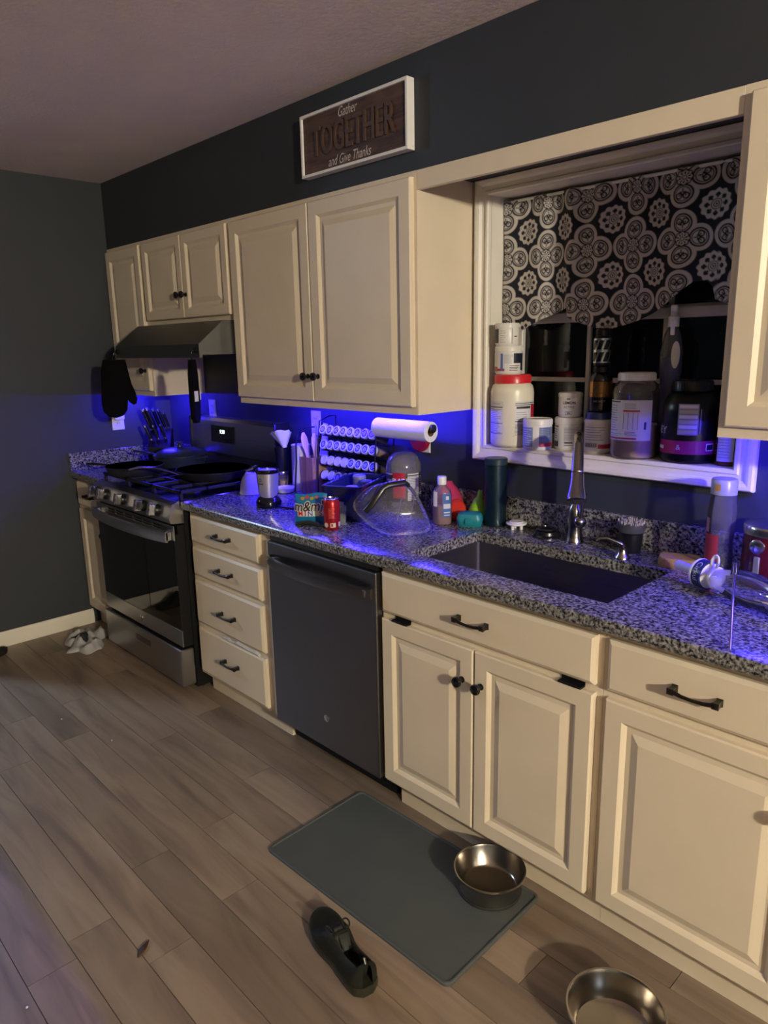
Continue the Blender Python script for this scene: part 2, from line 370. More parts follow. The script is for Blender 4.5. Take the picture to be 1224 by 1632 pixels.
# base: four drawers
t = thing('drawer_cabinet', 'cream base cabinet with a stack of four drawers beside the stove', 'cabinet')
carcass(t, SX1+.012, 1.897, -.002, BF, .1, CB-.001, False); toekick(t, SX1+.012, 1.897)
for k, (a, b, hz) in enumerate(((.737, .857, .80), (.584, .714, .648), (.360, .562, .455), (.118, .336, .235))):
    d = slab(t, 1.298, 1.822, a, b, BF); pull(d, 1.572, BF-.02, hz, .1)
    if k == 3:
        g = G(); PLAS = mat('crumpled_wrapper', (.6, .58, .54), .3); rng = random.Random(3)
        rings = []
        for i in range(13):
            x = 1.50+.28*i/12; hh = .008+.010*rng.random()
            rings.append([(x, BF-.016, b-.003), (x, BF-.020-.004*rng.random(), b+hh*.6), (x, BF-.010, b+hh), (x, BF-.004, b-.003)])
        g.loft(rings, PLAS); g.build('wrapper', d, smooth=0)['label'] = 'crumpled pale plastic wrapper caught in the drawer'
# base: sink cabinet
t = thing('sink_cabinet', 'cream sink base cabinet with two raised panel doors under a false drawer front', 'cabinet')
carcass(t, 2.507, 3.298, -.002, BF, .1, CB-.001, False); toekick(t, 2.53, 3.298)
d = slab(t, 2.516, 3.281, .724, .857, BF, 'drawer_front'); pull(d, 2.896, BF-.02, .79, .1)
d = door(t, 2.516, 2.897, .118, .702, BF); knob(d, 2.858, BF-.02, .600)
d = door(t, 2.902, 3.281, .118, .702, BF); knob(d, 2.928, BF-.02, .600)
for x in (2.60, 3.215):
    g = G(); g.box(x-.034, x+.034, BF-.024, BF-.001, .7035, .709, BLACKM, .001); g.box(x-.034, x+.034, BF-.003, BF-.001, .709, .722, BLACKM); g.build('hinge_strip', t)['label'] = 'small black metal strip above the door'
# base: cabinet right of the sink and its neighbour
t = thing('base_cabinet', 'cream base cabinet right of the sink with one drawer over a wide door', 'cabinet')
carcass(t, 3.299, 3.80, -.002, BF, .1, CB-.001, False); toekick(t, 3.299, 3.80)
d = slab(t, 3.315, 3.785, .724, .857, BF); pull(d, 3.535, BF-.02, .79, .1)
d = door(t, 3.315, 3.785, .118, .702, BF); knob(d, 3.755, BF-.02, .585)
t = thing('base_cabinet', 'cream base cabinet at the free end of the counter', 'cabinet')
carcass(t, 3.801, 4.40, -.002, BF, .1, CB-.001, False); toekick(t, 3.801, 4.40)
d = slab(t, 3.82, 4.385, .724, .857, BF); pull(d, 4.1, BF-.02, .79, .1); d = door(t, 3.82, 4.385, .118, .702, BF); knob(d, 3.85, BF-.02, .585)
# upper cabinets
UYF = UF
t = thing('wall_cabinet', 'narrow cream wall cabinet in the corner left of the range hood', 'cabinet')
carcass(t, .002, .431, -.001, UYF, UB, UT, True); d = door(t, .016, .415, 1.353, 2.098, UYF, fw=.052); knob(d, .385, UYF-.02, 1.46)
t = thing('wall_cabinet', 'short two-door cream wall cabinet above the range hood', 'cabinet')
carcass(t, .432, 1.265, -.001, UYF, 1.69, UT, True)
d = door(t, .448, .848, 1.716, 2.098, UYF, fw=.045); knob(d, .825, UYF-.02, 1.823); d = door(t, .852, 1.250, 1.716, 2.098, UYF, fw=.045); knob(d, .877, UYF-.02, 1.823)
t = thing('wall_cabinet', 'large two-door cream wall cabinet left of the window under the wooden sign', 'cabinet')
carcass(t, 1.266, 2.383, -.001, UYF, UB, UT, True)
d = door(t, 1.277, 1.826, 1.353, 2.098, UYF, fw=.055); knob(d, 1.795, UYF-.02, 1.451); d = door(t, 1.830, 2.370, 1.353, 2.098, UYF, fw=.055); knob(d, 1.860, UYF-.02, 1.451)
t = thing('wall_cabinet', 'cream wall cabinet right of the window', 'cabinet')
carcass(t, 3.405, 4.30, -.001, UYF, UB, UT, True)
d = door(t, 3.425, 3.850, 1.353, 2.098, UYF, fw=.055); knob(d, 3.82, UYF-.02, 1.451); d = door(t, 3.854, 4.285, 1.353, 2.098, UYF, fw=.055); knob(d, 3.885, UYF-.02, 1.451)
g = G(); g.box(2.3835, 3.4045, UYF, UYF+.02, 2.058, UT, CREAM, .0015)
tag(g.build('valance_board', smooth=0), 'plain cream board bridging the wall cabinets above the window', 'valance')

# ------------------------------------------------------------------ counters, backsplash, sink
def front_strip(g, x0, x1, yb):
    p = [(yb, CB), (CF+.006, CB), (CF+.001, CB+.006), (CF, CB+.014), (CF+.001, CT-.007), (CF+.004, CT-.002), (CF+.009, CT), (yb, CT)]
    g.loft([[(x, a, b) for a, b in p] for x in (x0, x1)], GRAN)
KX0, KX1, KY0, KY1 = 2.565, 3.262, -.545, -.190
g = G(); front_strip(g, SX1+.006, 4.42, KY0); g.box(SX1+.006, KX0, KY0, -.001, CB, CT, GRAN); g.box(KX1, 4.42, KY0, -.001, CB, CT, GRAN); g.box(KX0, KX1, KY1, -.001, CB, CT, GRAN)
ct = g.build('countertop', smooth=25); tag(ct, 'speckled grey granite countertop holding the sink', 'countertop')
g = G(); g.box(SX1+.006, 4.42, -.022, -.0015, CT+.0003, CT+.10, GRAN, .002); tag(g.build('backsplash', smooth=0), 'low granite backsplash strip along the back wall behind the sink', 'backsplash')
g = G(); front_strip(g, .002, SX0-.006, -.5); g.box(.002, SX0-.006, -.5, -.001, CB, CT, GRAN)
c2 = g.build('countertop', smooth=25); tag(c2, 'short piece of speckled granite countertop in the corner left of the stove', 'countertop')
g = G(); g.box(.001, .022, CF+.004, -.023, CT+.0005, CT+.10, GRAN, .002); tag(g.build('backsplash', smooth=0), 'granite backsplash strip on the left wall in the corner', 'backsplash'); g = G(); g.box(.023, SX0-.006, -.022, -.0015, CT+.0003, CT+.10, GRAN, .002); tag(g.build('backsplash', smooth=0), 'short granite backsplash strip behind the knife block', 'backsplash')
def rrect(x0, x1, y0, y1, r, z, n=5):
    pts = []
    for cx, cy, a in ((x1-r, y1-r, 0), (x0+r, y1-r, PI/2), (x0+r, y0+r, PI), (x1-r, y0+r, 1.5*PI)):
        for i in range(n+1): b = a+PI/2*i/n; pts.append((cx+r*math.cos(b), cy+r*math.sin(b), z))
    return pts
t = thing('kitchen_sink', 'deep rectangular stainless steel undermount sink in the granite counter', 'sink')
g = G(); e = .002
g.loft([rrect(KX0-.02, KX1+.02, KY0-.02, KY1+.012, .02, CB-.001), rrect(KX0-e, KX1+e, KY0-e, KY1+e, .018, CB-.001), rrect(KX0-e, KX1+e, KY0-e, KY1+e, .018, .70), rrect(KX0+.012, KX1-.012, KY0+.012, KY1-.012, .03, .685), rrect(KX0+.3, KX1-.3, KY0+.13, KY1-.13, .03, .682)], SINKM, capa=False)
g.build('basin', t)
g = G(); g.lathe([(.045, .684), (.042, .687), (.030, .686), (.028, .680), (0, .680)], CHROME, 24, tr(2.91, -.36, 0)); g.build('drain', t)

# ------------------------------------------------------------------ stove
t = thing('gas_stove', 'freestanding gas stove with stainless front and black sides', 'stove')
g = G(); g.box(SX0, SX1, -.635, -.03, .025, .895, BLACKM, .003); g.build('body', t, smooth=0)
for x in (SX0+.06, SX1-.06):
    for y in (-.58, -.09):
        g = G(); g.lathe([(.018, 0), (.018, .006), (.010, .010), (.010, .024)], BLACKP, 12, tr(x, y, 0)); g.build('foot', t)
g = G(); g.box(SX0-.004, SX1+.004, -.652, -.085, .8955, .918, BLACKG, .004); g.build('cooktop', t, smooth=0)
# control panel
g = G(); pf = [(-.652, .918), (-.690, .905), (-.706, .842), (-.700, .822), (-.637, .815), (-.637, .895), (-.652, .895)]
g.loft([[(x, a, b) for a, b in pf] for x in (SX0, SX1)], STEEL); cp = g.build('control_panel', t, smooth=20)
for fx in (.08, .20, .44, .70, .86):
    x = SX0+(SX1-SX0)*fx; g = G(); M = tr(x, -.699, .868) @ rotm(PI/2-.22)
    g.lathe([(.027, 0), (.027, .006), (.023, .010), (.021, .020), (0, .020)], BLACKP, 24, M)
    g.box(-.013, .013, -.026, .026, .016, .048, CHROME, .003, M); g.build('knob', cp)
# oven door
DY = -.690
g = G(); g.box(SX0+.003, SX1-.003, -.636, DY+.0065, .238, .770, BLACKM, .001); g.box(SX0+.003, SX1-.003, -.636, DY+.020, .769, .808, BLACKM, .001); g.box(SX0+.003, SX1-.003, DY, DY+.006, .238, .318, STEEL, .002); g.box(SX0+.003, SX1-.003, DY, DY+.006, .742, .776, STEEL, .001); g.box(SX0+.003, SX1-.003, DY, DY+.006, .782, .789, STEEL, .0005); g.box(SX0+.003, SX1-.003, DY, DY+.006, .795, .808, STEEL, .001)
for r in range(2):
    ends = [SX0+.003]+[q for k in range(6) for q in (SX0+.13+k*.098, SX0+.13+k*.098+.085)]+[SX1-.003]
    for k in range(0, len(ends), 2): g.box(ends[k], ends[k+1], DY+.0003, DY+.006, .7755+r*.013, .7825+r*.013, STEEL)
od = g.build('oven_door', t, smooth=0)
g = G(); g.box(SX0+.003, SX1-.003, DY+.001, DY+.006, .318, .742, mat('oven_glass', (.004, .004, .005), .04, spec=.6), .001); g.build('glass', od, smooth=0)
g = G(); g.box(SX0+.085, SX1-.30, DY-.0004, DY+.002, .35, .70, mat('oven_window', (.0015, .0015, .002), .03)); g.build('window', od, smooth=0)
g = G(); n = 16; rings = []
for i in range(n+1):
    s = i/n; x = SX0+.02+(SX1-SX0-.04)*s; b = DY-.022-.034*math.sin(PI*s)**.7
    rings.append([(x, b-.010, .738), (x, b-.013, .752), (x, b-.010, .784), (x, b, .788), (x, b+.003, .762), (x, b, .736)])
g.loft(rings, STEEL)
for x in (SX0+.02, SX1-.055): g.box(x, x+.035, DY-.03, DY, .742, .784, STEEL, .003)
g.build('handle', od, smooth=30)
g = G(); g.lathe([(.013, 0), (.013, .0015), (.011, .002), (0, .002)], CHROME, 20, tr((SX0+SX1)/2, DY, .278) @ rotm(PI/2)); g.build('badge', od)
# storage drawer
g = G(); g.box(SX0+.003, SX1-.003, -.636, -.704, .043, .225, STEEL, .005); sd = g.build('storage_drawer', t, smooth=0)
g = G(); g.box(SX0+.36, SX0+.52, -.7052, -.703, .155, .185, STEELD, .001); g.build('rating_plate', sd, smooth=0)
# backguard with clock
g = G(); pf = [(-.030, .9), (-.030, 1.205), (-.095, 1.205), (-.110, 1.19), (-.118, 1.03), (-.118, 1.02), (-.085, 1.01), (-.085, .9)]
g.loft([[(x, a, b) for a, b in pf] for x in (SX0+.012, SX1-.012)], STEEL); bg = g.build('backguard', t, smooth=20)
for x in (SX1-.0125, SX0+.004):
    g = G(); g.box(x, x+.0085, -.122, -.028, .9, 1.208, BLACKP, .004); g.build('end_cap', bg)
tilt = math.atan2(.008, .16); M = tr(.775, -.1145, 1.125) @ rotm(-tilt)
g = G(); g.box(-.115, .115, -.003, .006, -.045, .045, BLACKG, .002, M); dp = g.build('display', bg, smooth=0)
g = G(); g.text('9:30', .028, mat('clock_digits', (.5, .8, .75), .5, emit=(.75, 1, .95), es=5), M @ tr(.0, -.0042, .012)); g.build('clock_digits', dp, smooth=0)['label'] = 'pale glowing clock digits'
# burners and grates
for bx, by, br in ((.60, -.50, .045), (.60, -.23, .04), (.85, -.36, .05), (1.09, -.50, .05), (1.09, -.23, .04)):
    g = G(); g.lathe([(br+.012, .918), (br+.008, .926), (br, .928), (br, .936), (br-.006, .939), (0, .939)], IRON, 24, tr(bx, by, 0)); g.build('burner', t)
for k in range(3):
    gx0 = SX0+.012+k*.268; gx1 = gx0+.262; g = G(); zt = .957; hb = .006
    def bar(xa, ya, xb, yb): g.box(min(xa, xb)-hb, max(xa, xb)+hb, min(ya, yb)-hb, max(ya, yb)+hb, zt-.014, zt, IRON, .002)
    for y in (-.635, -.135): bar(gx0+hb, y, gx1-hb, y)
    for x in (gx0+hb, gx1-hb): bar(x, -.635, x, -.135)
    bar((gx0+gx1)/2, -.6, (gx0+gx1)/2, -.17); bar(gx0+hb, -.5, gx1-hb, -.5); bar(gx0+hb, -.26, gx1-hb, -.26)
    for x in (gx0+hb, gx1-hb):
        for y in (-.63, -.14): g.box(x-hb, x+hb, y-hb, y+hb, .918, zt-.012, IRON)
    g.build('grate', t, smooth=0)

# range hood
t = thing('range_hood', 'stainless under-cabinet range hood with a sloping front', 'hood')
g = G(); pf = [(-.002, 1.53), (-.002, 1.6895), (-.37, 1.6895), (-.50, 1.588), (-.50, 1.53), (-.485, 1.53), (-.485, 1.542), (-.02, 1.542), (-.02, 1.53)]
g.loft([[(x, a, b) for a, b in pf] for x in (.434, 1.264)], STEELH); g.build('shell', t, smooth=20)
g = G(); g.box(.60, 1.10, -.42, -.10, 1.534, 1.541, mat('hood_filter_mesh', (.12, .12, .12), .45, .8), .002); g.build('filter', t, smooth=0)

# ------------------------------------------------------------------ dishwasher
DX0, DX1 = 1.903, 2.503; DF = -.640
t = thing('dishwasher', 'dark stainless dishwasher with a bowed bar handle', 'dishwasher')
g = G(); g.box(DX0+.005, DX1-.005, -.60, -.03, .10, .87, BLACKM); g.box(DX0+.01, DX1-.01, -.555, -.03, .012, .10, BLACKM); g.build('tub', t, smooth=0)
g = G(); g.box(DX0, DX1, DF, -.601, .111, .852, STEELD, .005, seg=2); dd = g.build('door', t, smooth=0)
g = G(); g.box(DX0+.004, DX1-.004, -.628, -.601, .853, .874, BLACKG, .002); g.build('control_strip', t, smooth=0)
g = G(); rings = []
for i in range(21):
    s = i/20; x = DX0+.012+(DX1-DX0-.024)*s; b = DF-.006-.042*math.sin(PI*s)**.6
    rings.append([(x, b-.004, .762), (x, b-.009, .776), (x, b-.006, .796), (x, b+.004, .800), (x, b+.006, .780), (x, b+.004, .760)])
g.loft(rings, STEELD)
for x in (DX0+.03, DX1-.05): g.box(x, x+.025, DF-.026, DF+.001, .768, .794, STEELD, .003)
g.build('handle', dd, smooth=30)
g = G(); g.lathe([(.014, 0), (.014, .0015), (.012, .002), (0, .002)], CHROME, 20, tr(2.225, DF, .235) @ rotm(PI/2)); g.build('badge', dd)
for x in (DX0+.02, DX1-.02):
    g = G(); g.lathe([(.016, 0), (.016, .004), (.008, .006), (.008, .012)], BLACKP, 12, tr(x, -.52, 0)); g.build('foot', t)

# ------------------------------------------------------------------ lamps
t = thing('lamp_right_offscreen', 'warm glowing globe pendant lamp hanging from the ceiling', 'lamp', (LAMP[0], LAMP[1], H))
g = G(); g.lathe([(.06, -.0005), (.06, -.012), (.045, -.022), (0, -.022)], CHROME, 24); g.build('canopy', t)
dz = LAMP[2]-H; g = G(); g.tube([(0, 0, -.02), (0, 0, dz+.10)], .006, CHROME, 8); g.lathe([(.030, dz+.105), (.034, dz+.085), (.030, dz+.082), (0, dz+.082)], CHROME, 20); g.build('stem', t)
g = G(); g.lathe([(.09*math.sin(PI*i/16), dz-.09*math.cos(PI*i/16)) for i in range(17)], mat('lamp_globe', (1, 1, 1), .5, emit=LAMP_C, es=LAMP_E), 24, cap=False); g.build('globe', t)
LEDM = mat('blue_led', (.02, .02, .1), .5, emit=LED_C, es=LED_E); STRIPM = mat('led_tape', (.5, .5, .5), .5)
def led(label, x0, x1, y):
    t = thing('led_strip', label, 'light strip', (x0, y, UB)); L = x1-x0
    g = G(); g.box(0, L, -.006, .006, -.0019, -.0005, STRIPM); g.build('tape', t, smooth=0)
    g = G(); g.box(.01, L-.01, -.003, .003, -.0070, -.0020, LEDM); g.build('diodes', t, smooth=0)
led('blue light strip under the large wall cabinet left of the window', 1.30, 2.30, -.19)
led('blue light strip under the narrow corner wall cabinet', .03, .32, -.19)
led('blue light strip under the wall cabinet right of the window', 3.43, 4.2, -.19)
t = thing('lamp_left_offscreen', 'cool white dome light on the ceiling of the room beyond the left wall', 'light', (-1.3, -2.2, H))
g = G(); g.lathe([(.155, -.0005), (.155, -.018), (.142, -.024), (0, -.024)], CHROME, 32); g.build('rim', t)
g = G(); g.lathe([(.140*math.cos(PI/2*i/10), -.0245-.075*math.sin(PI/2*i/10)) for i in range(11)], mat('ceiling_dome', (1, 1, 1), .5, emit=DEN_C, es=DEN_E), 28, cap=False); g.build('dome', t)

# ------------------------------------------------------------------ curtain valance (print is a colour attribute)
def valance():
    y = .076; pts = [(130, 800), (180, 818), (235, 828), (300, 790), (360, 755), (408, 735), (416, 772), (470, 800), (540, 816), (600, 818), (660, 802), (700, 785), (750, 755), (800, 722), (850, 690), (890, 660), (930, 628), (980, 626), (1005, 650), (1018, 700), (1026, 770)]
    b = [un(740+px/2.529, 200+py/2.528, y=y) for px, py in pts]; bx = [WX0+.004]+[p.x for p in b[1:-1]]+[WX1-.004]; bz = [p.z for p in b]
    nx, nz = 430, 215; X = np.linspace(WX0+.004, WX1-.004, nx); zb = np.interp(X, bx, bz); TOPZ = WZ1-.012
    V = np.zeros((nz, nx, 3)); U = np.zeros((nz, nx, 2))
    s = np.cumsum(np.r_[0, np.full(nx-1, X[1]-X[0])])*1.06
    for j in range(nz):
        q = j/(nz-1); z = TOPZ+(zb-TOPZ)*q
        w_ = .007*np.sin(X*48+1.2*np.sin(X*9))*(1-.35*q)+.010*np.sin(X*19+.7)*(.3+.7*q)
        gth = .004*np.sin(X*160)*max(0, 1-q*5)
        fold = .014*np.exp(-((X-(bx[5]+bx[6])/2-.02)/.03)**2)
        V[j, :, 0] = X+.004*np.sin(z*25+X*20); V[j, :, 1] = y+w_+gth-fold; V[j, :, 2] = z
        V[j, :, 0] = np.clip(V[j, :, 0], WX0+.003, WX1-.003)
        U[j, :, 0] = s+.012*np.sin(X*19); U[j, :, 1] = z
    tile = .170; u = U[..., 0]/tile+.42; v = (U[..., 1]-1.62)/tile+.12
    def wrapd(a): return a-np.round(a)
    def sm(d, e=.008): return np.clip(.5-d/e/2, 0, 1)
    # medallion round the lattice points
    du, dv = wrapd(u), wrapd(v); r = np.hypot(du, dv); th = np.arctan2(dv, du)
    ink = np.zeros_like(r)    # 1 = light cloth, 0 = navy
    def paint(mask, val): nonlocal ink; ink = ink*(1-mask)+val*mask
    # quatrefoil band around cell centres
    eu, ev = wrapd(u-.5), wrapd(v-.5); R = np.hypot(eu, ev); TH = np.arctan2(ev, eu)
    lobes = [(.0, .262), (.0, -.262), (.262, 0), (-.262, 0)]
    D = np.min([np.hypot(eu-a, ev-c) for a, c in lobes], axis=0)-.190; D = np.minimum(D, R-.15)
    paint(sm(np.abs(D-.004)-.032), 1)
    paint(sm(D+.036), 0); paint(sm(D+.056), 1); paint(sm(np.abs(D+.082)-.013), 0)
    for a, c in lobes:
        x, y2 = (eu-a), (ev-c); L = math.hypot(a, c); ox, oy = a/L, c/L; p = x*ox+y2*oy; t_ = x*-oy+y2*ox
        paint(sm(np.hypot(p, t_)-.105), 1)
        for sx in (-1, 1):
            rr = np.hypot(p-.03, t_-sx*.055); paint(sm(np.abs(rr-.043)-.012)*(p > -.03), 0); paint(sm(np.hypot(p-.02, t_-sx*.05)-.014), 0)
        for k in (-1, 0, 1): paint(sm(np.hypot(p+.02-.035*(k == 0), t_-k*.03)-.022), 0)
        paint(sm(np.maximum(np.abs(t_)-.010, np.abs(p+.055)-.03)), 0)
    paint(sm(R-.105-.010*np.cos(8*TH)), 1); paint(sm(np.abs(R-.105-.010*np.cos(8*TH)-.014)-.008), 0)
    k8 = np.abs(((TH/(2*PI/10)) % 1)-.5); paint(sm(np.abs(R-.068)-.022)*(k8 < .22), 0); paint(sm(np.abs(R-.03)-.006), 0)
    # medallion
    edge = .238+.013*np.cos(12*th)
    paint(sm(r-edge-.03), 0); paint(sm(r-edge), 1); paint(sm(r-.088), 0); paint(sm(r-.074), 1); paint(sm(r-.052), 0); paint(sm(r-.036), 1); paint(sm(r-.017), 0)
    for k in range(8):
        a = k*PI/4; cx, cy = .158*math.cos(a), .158*math.sin(a)
        for dx, dr in ((0, .030), (1, .021), (-1, .021)):
            paint(sm(np.hypot(du-cx-dx*.022*-math.sin(a)+.012*abs(dx)*math.cos(a), dv-cy-dx*.022*math.cos(a)+.012*abs(dx)*math.sin(a))-dr), 0)
        paint(sm(np.hypot(du-.118*math.cos(a), dv-.118*math.sin(a))-.018), 0)
    a_ = np.array([.006, .007, .014]); c_ = np.array([.50, .46, .43]); colr = a_+(c_-a_)*ink[..., None]
    me = bpy.data.meshes.new('fabric'); idx = np.arange(nx*nz).reshape(nz, nx)
    F = np.stack([idx[:-1, :-1], idx[:-1, 1:], idx[1:, 1:], idx[1:, :-1]], -1).reshape(-1, 4)
    me.from_pydata(V.reshape(-1, 3).tolist(), [], F.tolist()); me.update()
    at = me.color_attributes.new('Col', 'FLOAT_COLOR', 'POINT'); at.data.foreach_set('color', np.concatenate([colr.reshape(-1, 3), np.ones((nx*nz, 1))], 1).ravel())
    me.polygons.foreach_set('use_smooth', [True]*len(me.polygons)); me.materials.append(vcol('valance_print', .9))
    o = bpy.data.objects.new('fabric', me); COL.objects.link(o)
    md = o.modifiers.new('thickness', 'SOLIDIFY'); md.thickness = .0012; return o
t = thing('window_valance', 'navy and white medallion print curtain valance inside the window', 'curtain')
valance().parent = t
g = G(); g.tube([(WX0+.001, .076, WZ1-.016), (WX1-.001, .076, WZ1-.016)], .005, WHITEP, 8); g.build('tension_rod', t)

# ------------------------------------------------------------------ sign on the soffit
t = thing('wall_sign', 'white framed brown wood sign reading Gather Together and Give Thanks', 'sign', (1.822, UF+.003, 2.178), 0)
Wd, Hd, Dp = .552, .212, .034
g = G(); fwd = .010
g.box(0, Wd, -Dp, 0, 0, fwd, WHITEP, .001); g.box(0, Wd, -Dp, 0, Hd-fwd, Hd, WHITEP, .001); g.box(0, fwd, -Dp, 0, fwd, Hd-fwd, WHITEP, .001); g.box(Wd-fwd, Wd, -Dp, 0, fwd, Hd-fwd, WHITEP, .001); g.build('frame', t, smooth=0)
SW = wood('sign_wood', (.035, .017, .012), (.11, .055, .036), 0)
g = G(); g.box(fwd, Wd-fwd, -.026, -.002, fwd, Hd-fwd, SW); g.build('board', t, smooth=0)
g = G(); g.text('TOGETHER', .140, mat('sign_raised_letters', (.075, .040, .028), .5), tr(Wd*.5, -.0262, Hd*.50), ext=.006, sx=.60, bold=.001); g.build('raised_letters', t, smooth=0)['label'] = 'raised brown letters reading TOGETHER'
SWH = mat('sign_white_print', (.55, .50, .46), .6)
g = G(); g.text('Gather', .046, SWH, tr(Wd*.46, -.0265, Hd*.86), shear=.35, sx=.75); g.build('script_print', t, smooth=0)['label'] = 'pale script print reading Gather'; g = G(); g.text('and Give Thanks', .046, SWH, tr(Wd*.47, -.0265, Hd*.15), shear=.35, sx=.72); g.build('script_print', t, smooth=0)['label'] = 'pale script print reading and Give Thanks'

# ------------------------------------------------------------------ outlets
def outlet(label, M):
    t = thing('wall_outlet', label, 'outlet'); t.matrix_world = M
    g = G(); g.rects(.072, .115, [(0, .0005), (0, .003), (.004, .006)], WHITEP, tr(-.036, 0, -.0575)); g.build('cover_plate', t, smooth=12)
    for z in (-.020, .020):
        g = G(); g.box(-.017, .017, -.0075, -.006, z-.014, z+.014, WHITEP, .0015)
        for x in (-.007, .007): g.box(x-.0012, x+.0012, -.0079, -.007, z-.004, z+.006, BLACKM)
        g.build('socket', t, smooth=0)
    return t
outlet('white outlet on the back wall above the stove panel', tr(.50, 0, 1.235))
outlet('white outlet on the back wall above the white canister', tr(1.43, 0, 1.215))
outlet('white outlet on the back wall behind the paper towel roll', tr(2.125, 0, 1.195))
t = outlet('white outlet on the left wall below the oven mitt', tr(0, -.338, 1.175) @ rotm(0, 0, PI/2))
g = G(); g.box(-.030, .030, -.035, -.0085, .002, .052, WHITEP, .008, seg=2); tag(g.build('plug_adapter'), 'white plug-in adapter pushed into the outlet below the oven mitt', 'adapter').matrix_world = tr(0, -.338, 1.175) @ rotm(0, 0, PI/2)

# ------------------------------------------------------------------ containers
def lines(g, r, z0, z1, a0, a1, n, material, seed=0, th=.35, ragged=.3):
    rng = random.Random(seed); dz = (z1-z0)/n
    for k in range(n):
        e = a0+(a1-a0)*(1-ragged*rng.random()); g.patch(r, z0+dz*k, z0+dz*k+dz*th, a0, e, material, 6)
INK = mat('label_black_ink', (.02, .02, .025), .5); LW = mat('label_white', (.60, .59, .57), .5); LRED = mat('label_red', (.42, .015, .03), .4)
LGREY = mat('label_grey', (.25, .25, .27), .5); LBLUE = mat('label_blue', (.09, .14, .38), .4); LNAVY = mat('label_navy', (.012, .014, .03), .4)
WTUB = mat('white_tub', (.66, .64, .60), .35); CRTUB = mat('cream_tub', (.70, .66, .55), .32)
def tub(name, label, cat, x, y, z, r, h, bodym, lidm, lidh, lidr=None, base=None, shoulder=0.0, decor=None, group=None, neck=None):
    """screw-top tub: returns the thing; decor(g, r, a) draws the label around angle a (towards the camera)"""
    t = thing(name, label, cat, (x, y, z), 0, group); b = base or r*.95; lr = lidr or r*1.02; hb = h-lidh
    nk = neck or lr*.94
    prof = [(0, 0), (b*.92, 0), (b, .004), (r, .012)] + ([(r, hb-shoulder), (r*.985, hb-shoulder*.7), ((r+nk)/2*1.03, hb-shoulder*.25), (nk, hb)] if shoulder else [(r, hb-.004), (nk, hb)])
    g = G(); g.lathe(prof, bodym, 40); bo = g.build('body', t)
    g = G(); g.lathe([(lr, hb), (lr, h-.004), (lr-.003, h), (lr*.8, h), (lr*.78, h-.002), (0, h-.002)], lidm, 40)
    for k in range(40): a = 2*PI*k/40; g.box(-.0007, .0007, -.0008, .0008, hb+.002, h-.005, lidm, 0, rotm(0, 0, a) @ tr(lr, 0, 0))
    g.build('lid', t)
    if decor: g = G(); decor(g, r+.0006, face_ang(x, y)); g.build('label_print', bo, smooth=0, recalc=False)
    return t
SZ = WZ0
def d_cream(g, r, a):
    g.patch(r, .045, .165, a-1.45, a-.42, LW, 14); g.patch(r, .045, .165, a+.12, a+1.4, LW, 14)
    R2 = r+.0004
    g.patch(R2, .048, .050, a-1.4, a-.45, INK); g.patch(R2, .142, .145, a-1.4, a-.45, INK); g.patch(R2, .085, .087, a-1.4, a-.45, INK); lines(g, R2, .052, .14, a-1.38, a-.5, 14, LGREY, 1); g.text('NUTRITION', .009, LGREY, wrap=(R2, a-.9, .155))
    lines(g, R2, .045, .085, a+.14, a+1.0, 9, INK, 2); g.patch(R2, .092, .095, a+.14, a+1.35, INK); g.patch(R2, .138, .146, a+.2, a+.95, INK); lines(g, R2, .150, .163, a+.14, a+1.35, 2, INK, 4); lines(g, R2, .100, .132, a+.2, a+.9, 4, LGREY, 5, .25)
    g.patch(R2, .105, .150, a+1.0, a+1.4, LRED)
tub('protein_tub', 'big cream tub with a red screw lid at the left end of the sill', 'tub', 2.537, .030, SZ, .077, .256, CRTUB, mat('red_lid', (.55, .02, .03), .3), .03, .066, shoulder=.035, decor=d_cream)
def d_mid(g, r, a):
    g.patch(r, .010, .078, a-1.5, a+1.5, LW, 24); R2 = r+.0004; g.patch(R2, .014, .074, a-.62, a-.42, LBLUE, 5); g.patch(R2, .014, .074, a+.35, a+1.3, LNAVY, 8)
    lines(g, R2, .040, .072, a-.35, a+.3, 7, LGREY, 3); g.patch(R2, .013, .022, a-1.0, a-.3, LRED, 6); g.patch(R2, .012, .028, a-1.4, a-.9, mat('label_rust', (.35, .08, .05), .5), 6)
    g.patch(R2+.0003, .010, .040, a-.02, a+.95, LW, 8); lines(g, R2+.0006, .014, .036, a+.05, a+.85, 4, INK, 6)
tub('supplement_tub', 'white supplement tub with blue striped label stacked on the red lid', 'tub', 2.528, .016, SZ+.2565, .049, .100, WTUB, WTUB, .018, decor=d_mid)
def d_top(g, r, a):
    g.patch(r, .010, .058, a-1.55, a-.75, LNAVY, 8); lines(g, r, .012, .058, a-.62, a-.1, 6, LGREY, 8, .2); g.patch(r, .006, .060, a+.38, a+.44, LGREY, 2); g.patch(r, .030, .034, a+.6, a+.9, INK, 4)
tub('supplement_tub', 'small white tub with a black side panel at the top of the stack', 'tub', 2.528, .004, SZ+.357, .043, .078, WTUB, WTUB, .016, decor=d_top)
def d_small(g, r, a):
    g.patch(r, .012, .080, a-1.4, a-.32, mat('label_pale_blue', (.18, .24, .46), .4), 10); g.patch(r, .012, .080, a+.12, a+1.3, mat('label_steel_blue', (.10, .14, .24), .35), 10); R2 = r+.0004
    lines(g, R2, .018, .078, a-1.3, a-.4, 8, LW, 9, .3); g.patch(R2, .014, .026, a+.12, a+1.3, LRED, 8); lines(g, R2, .034, .078, a+.2, a+1.2, 8, LGREY, 10, .2)
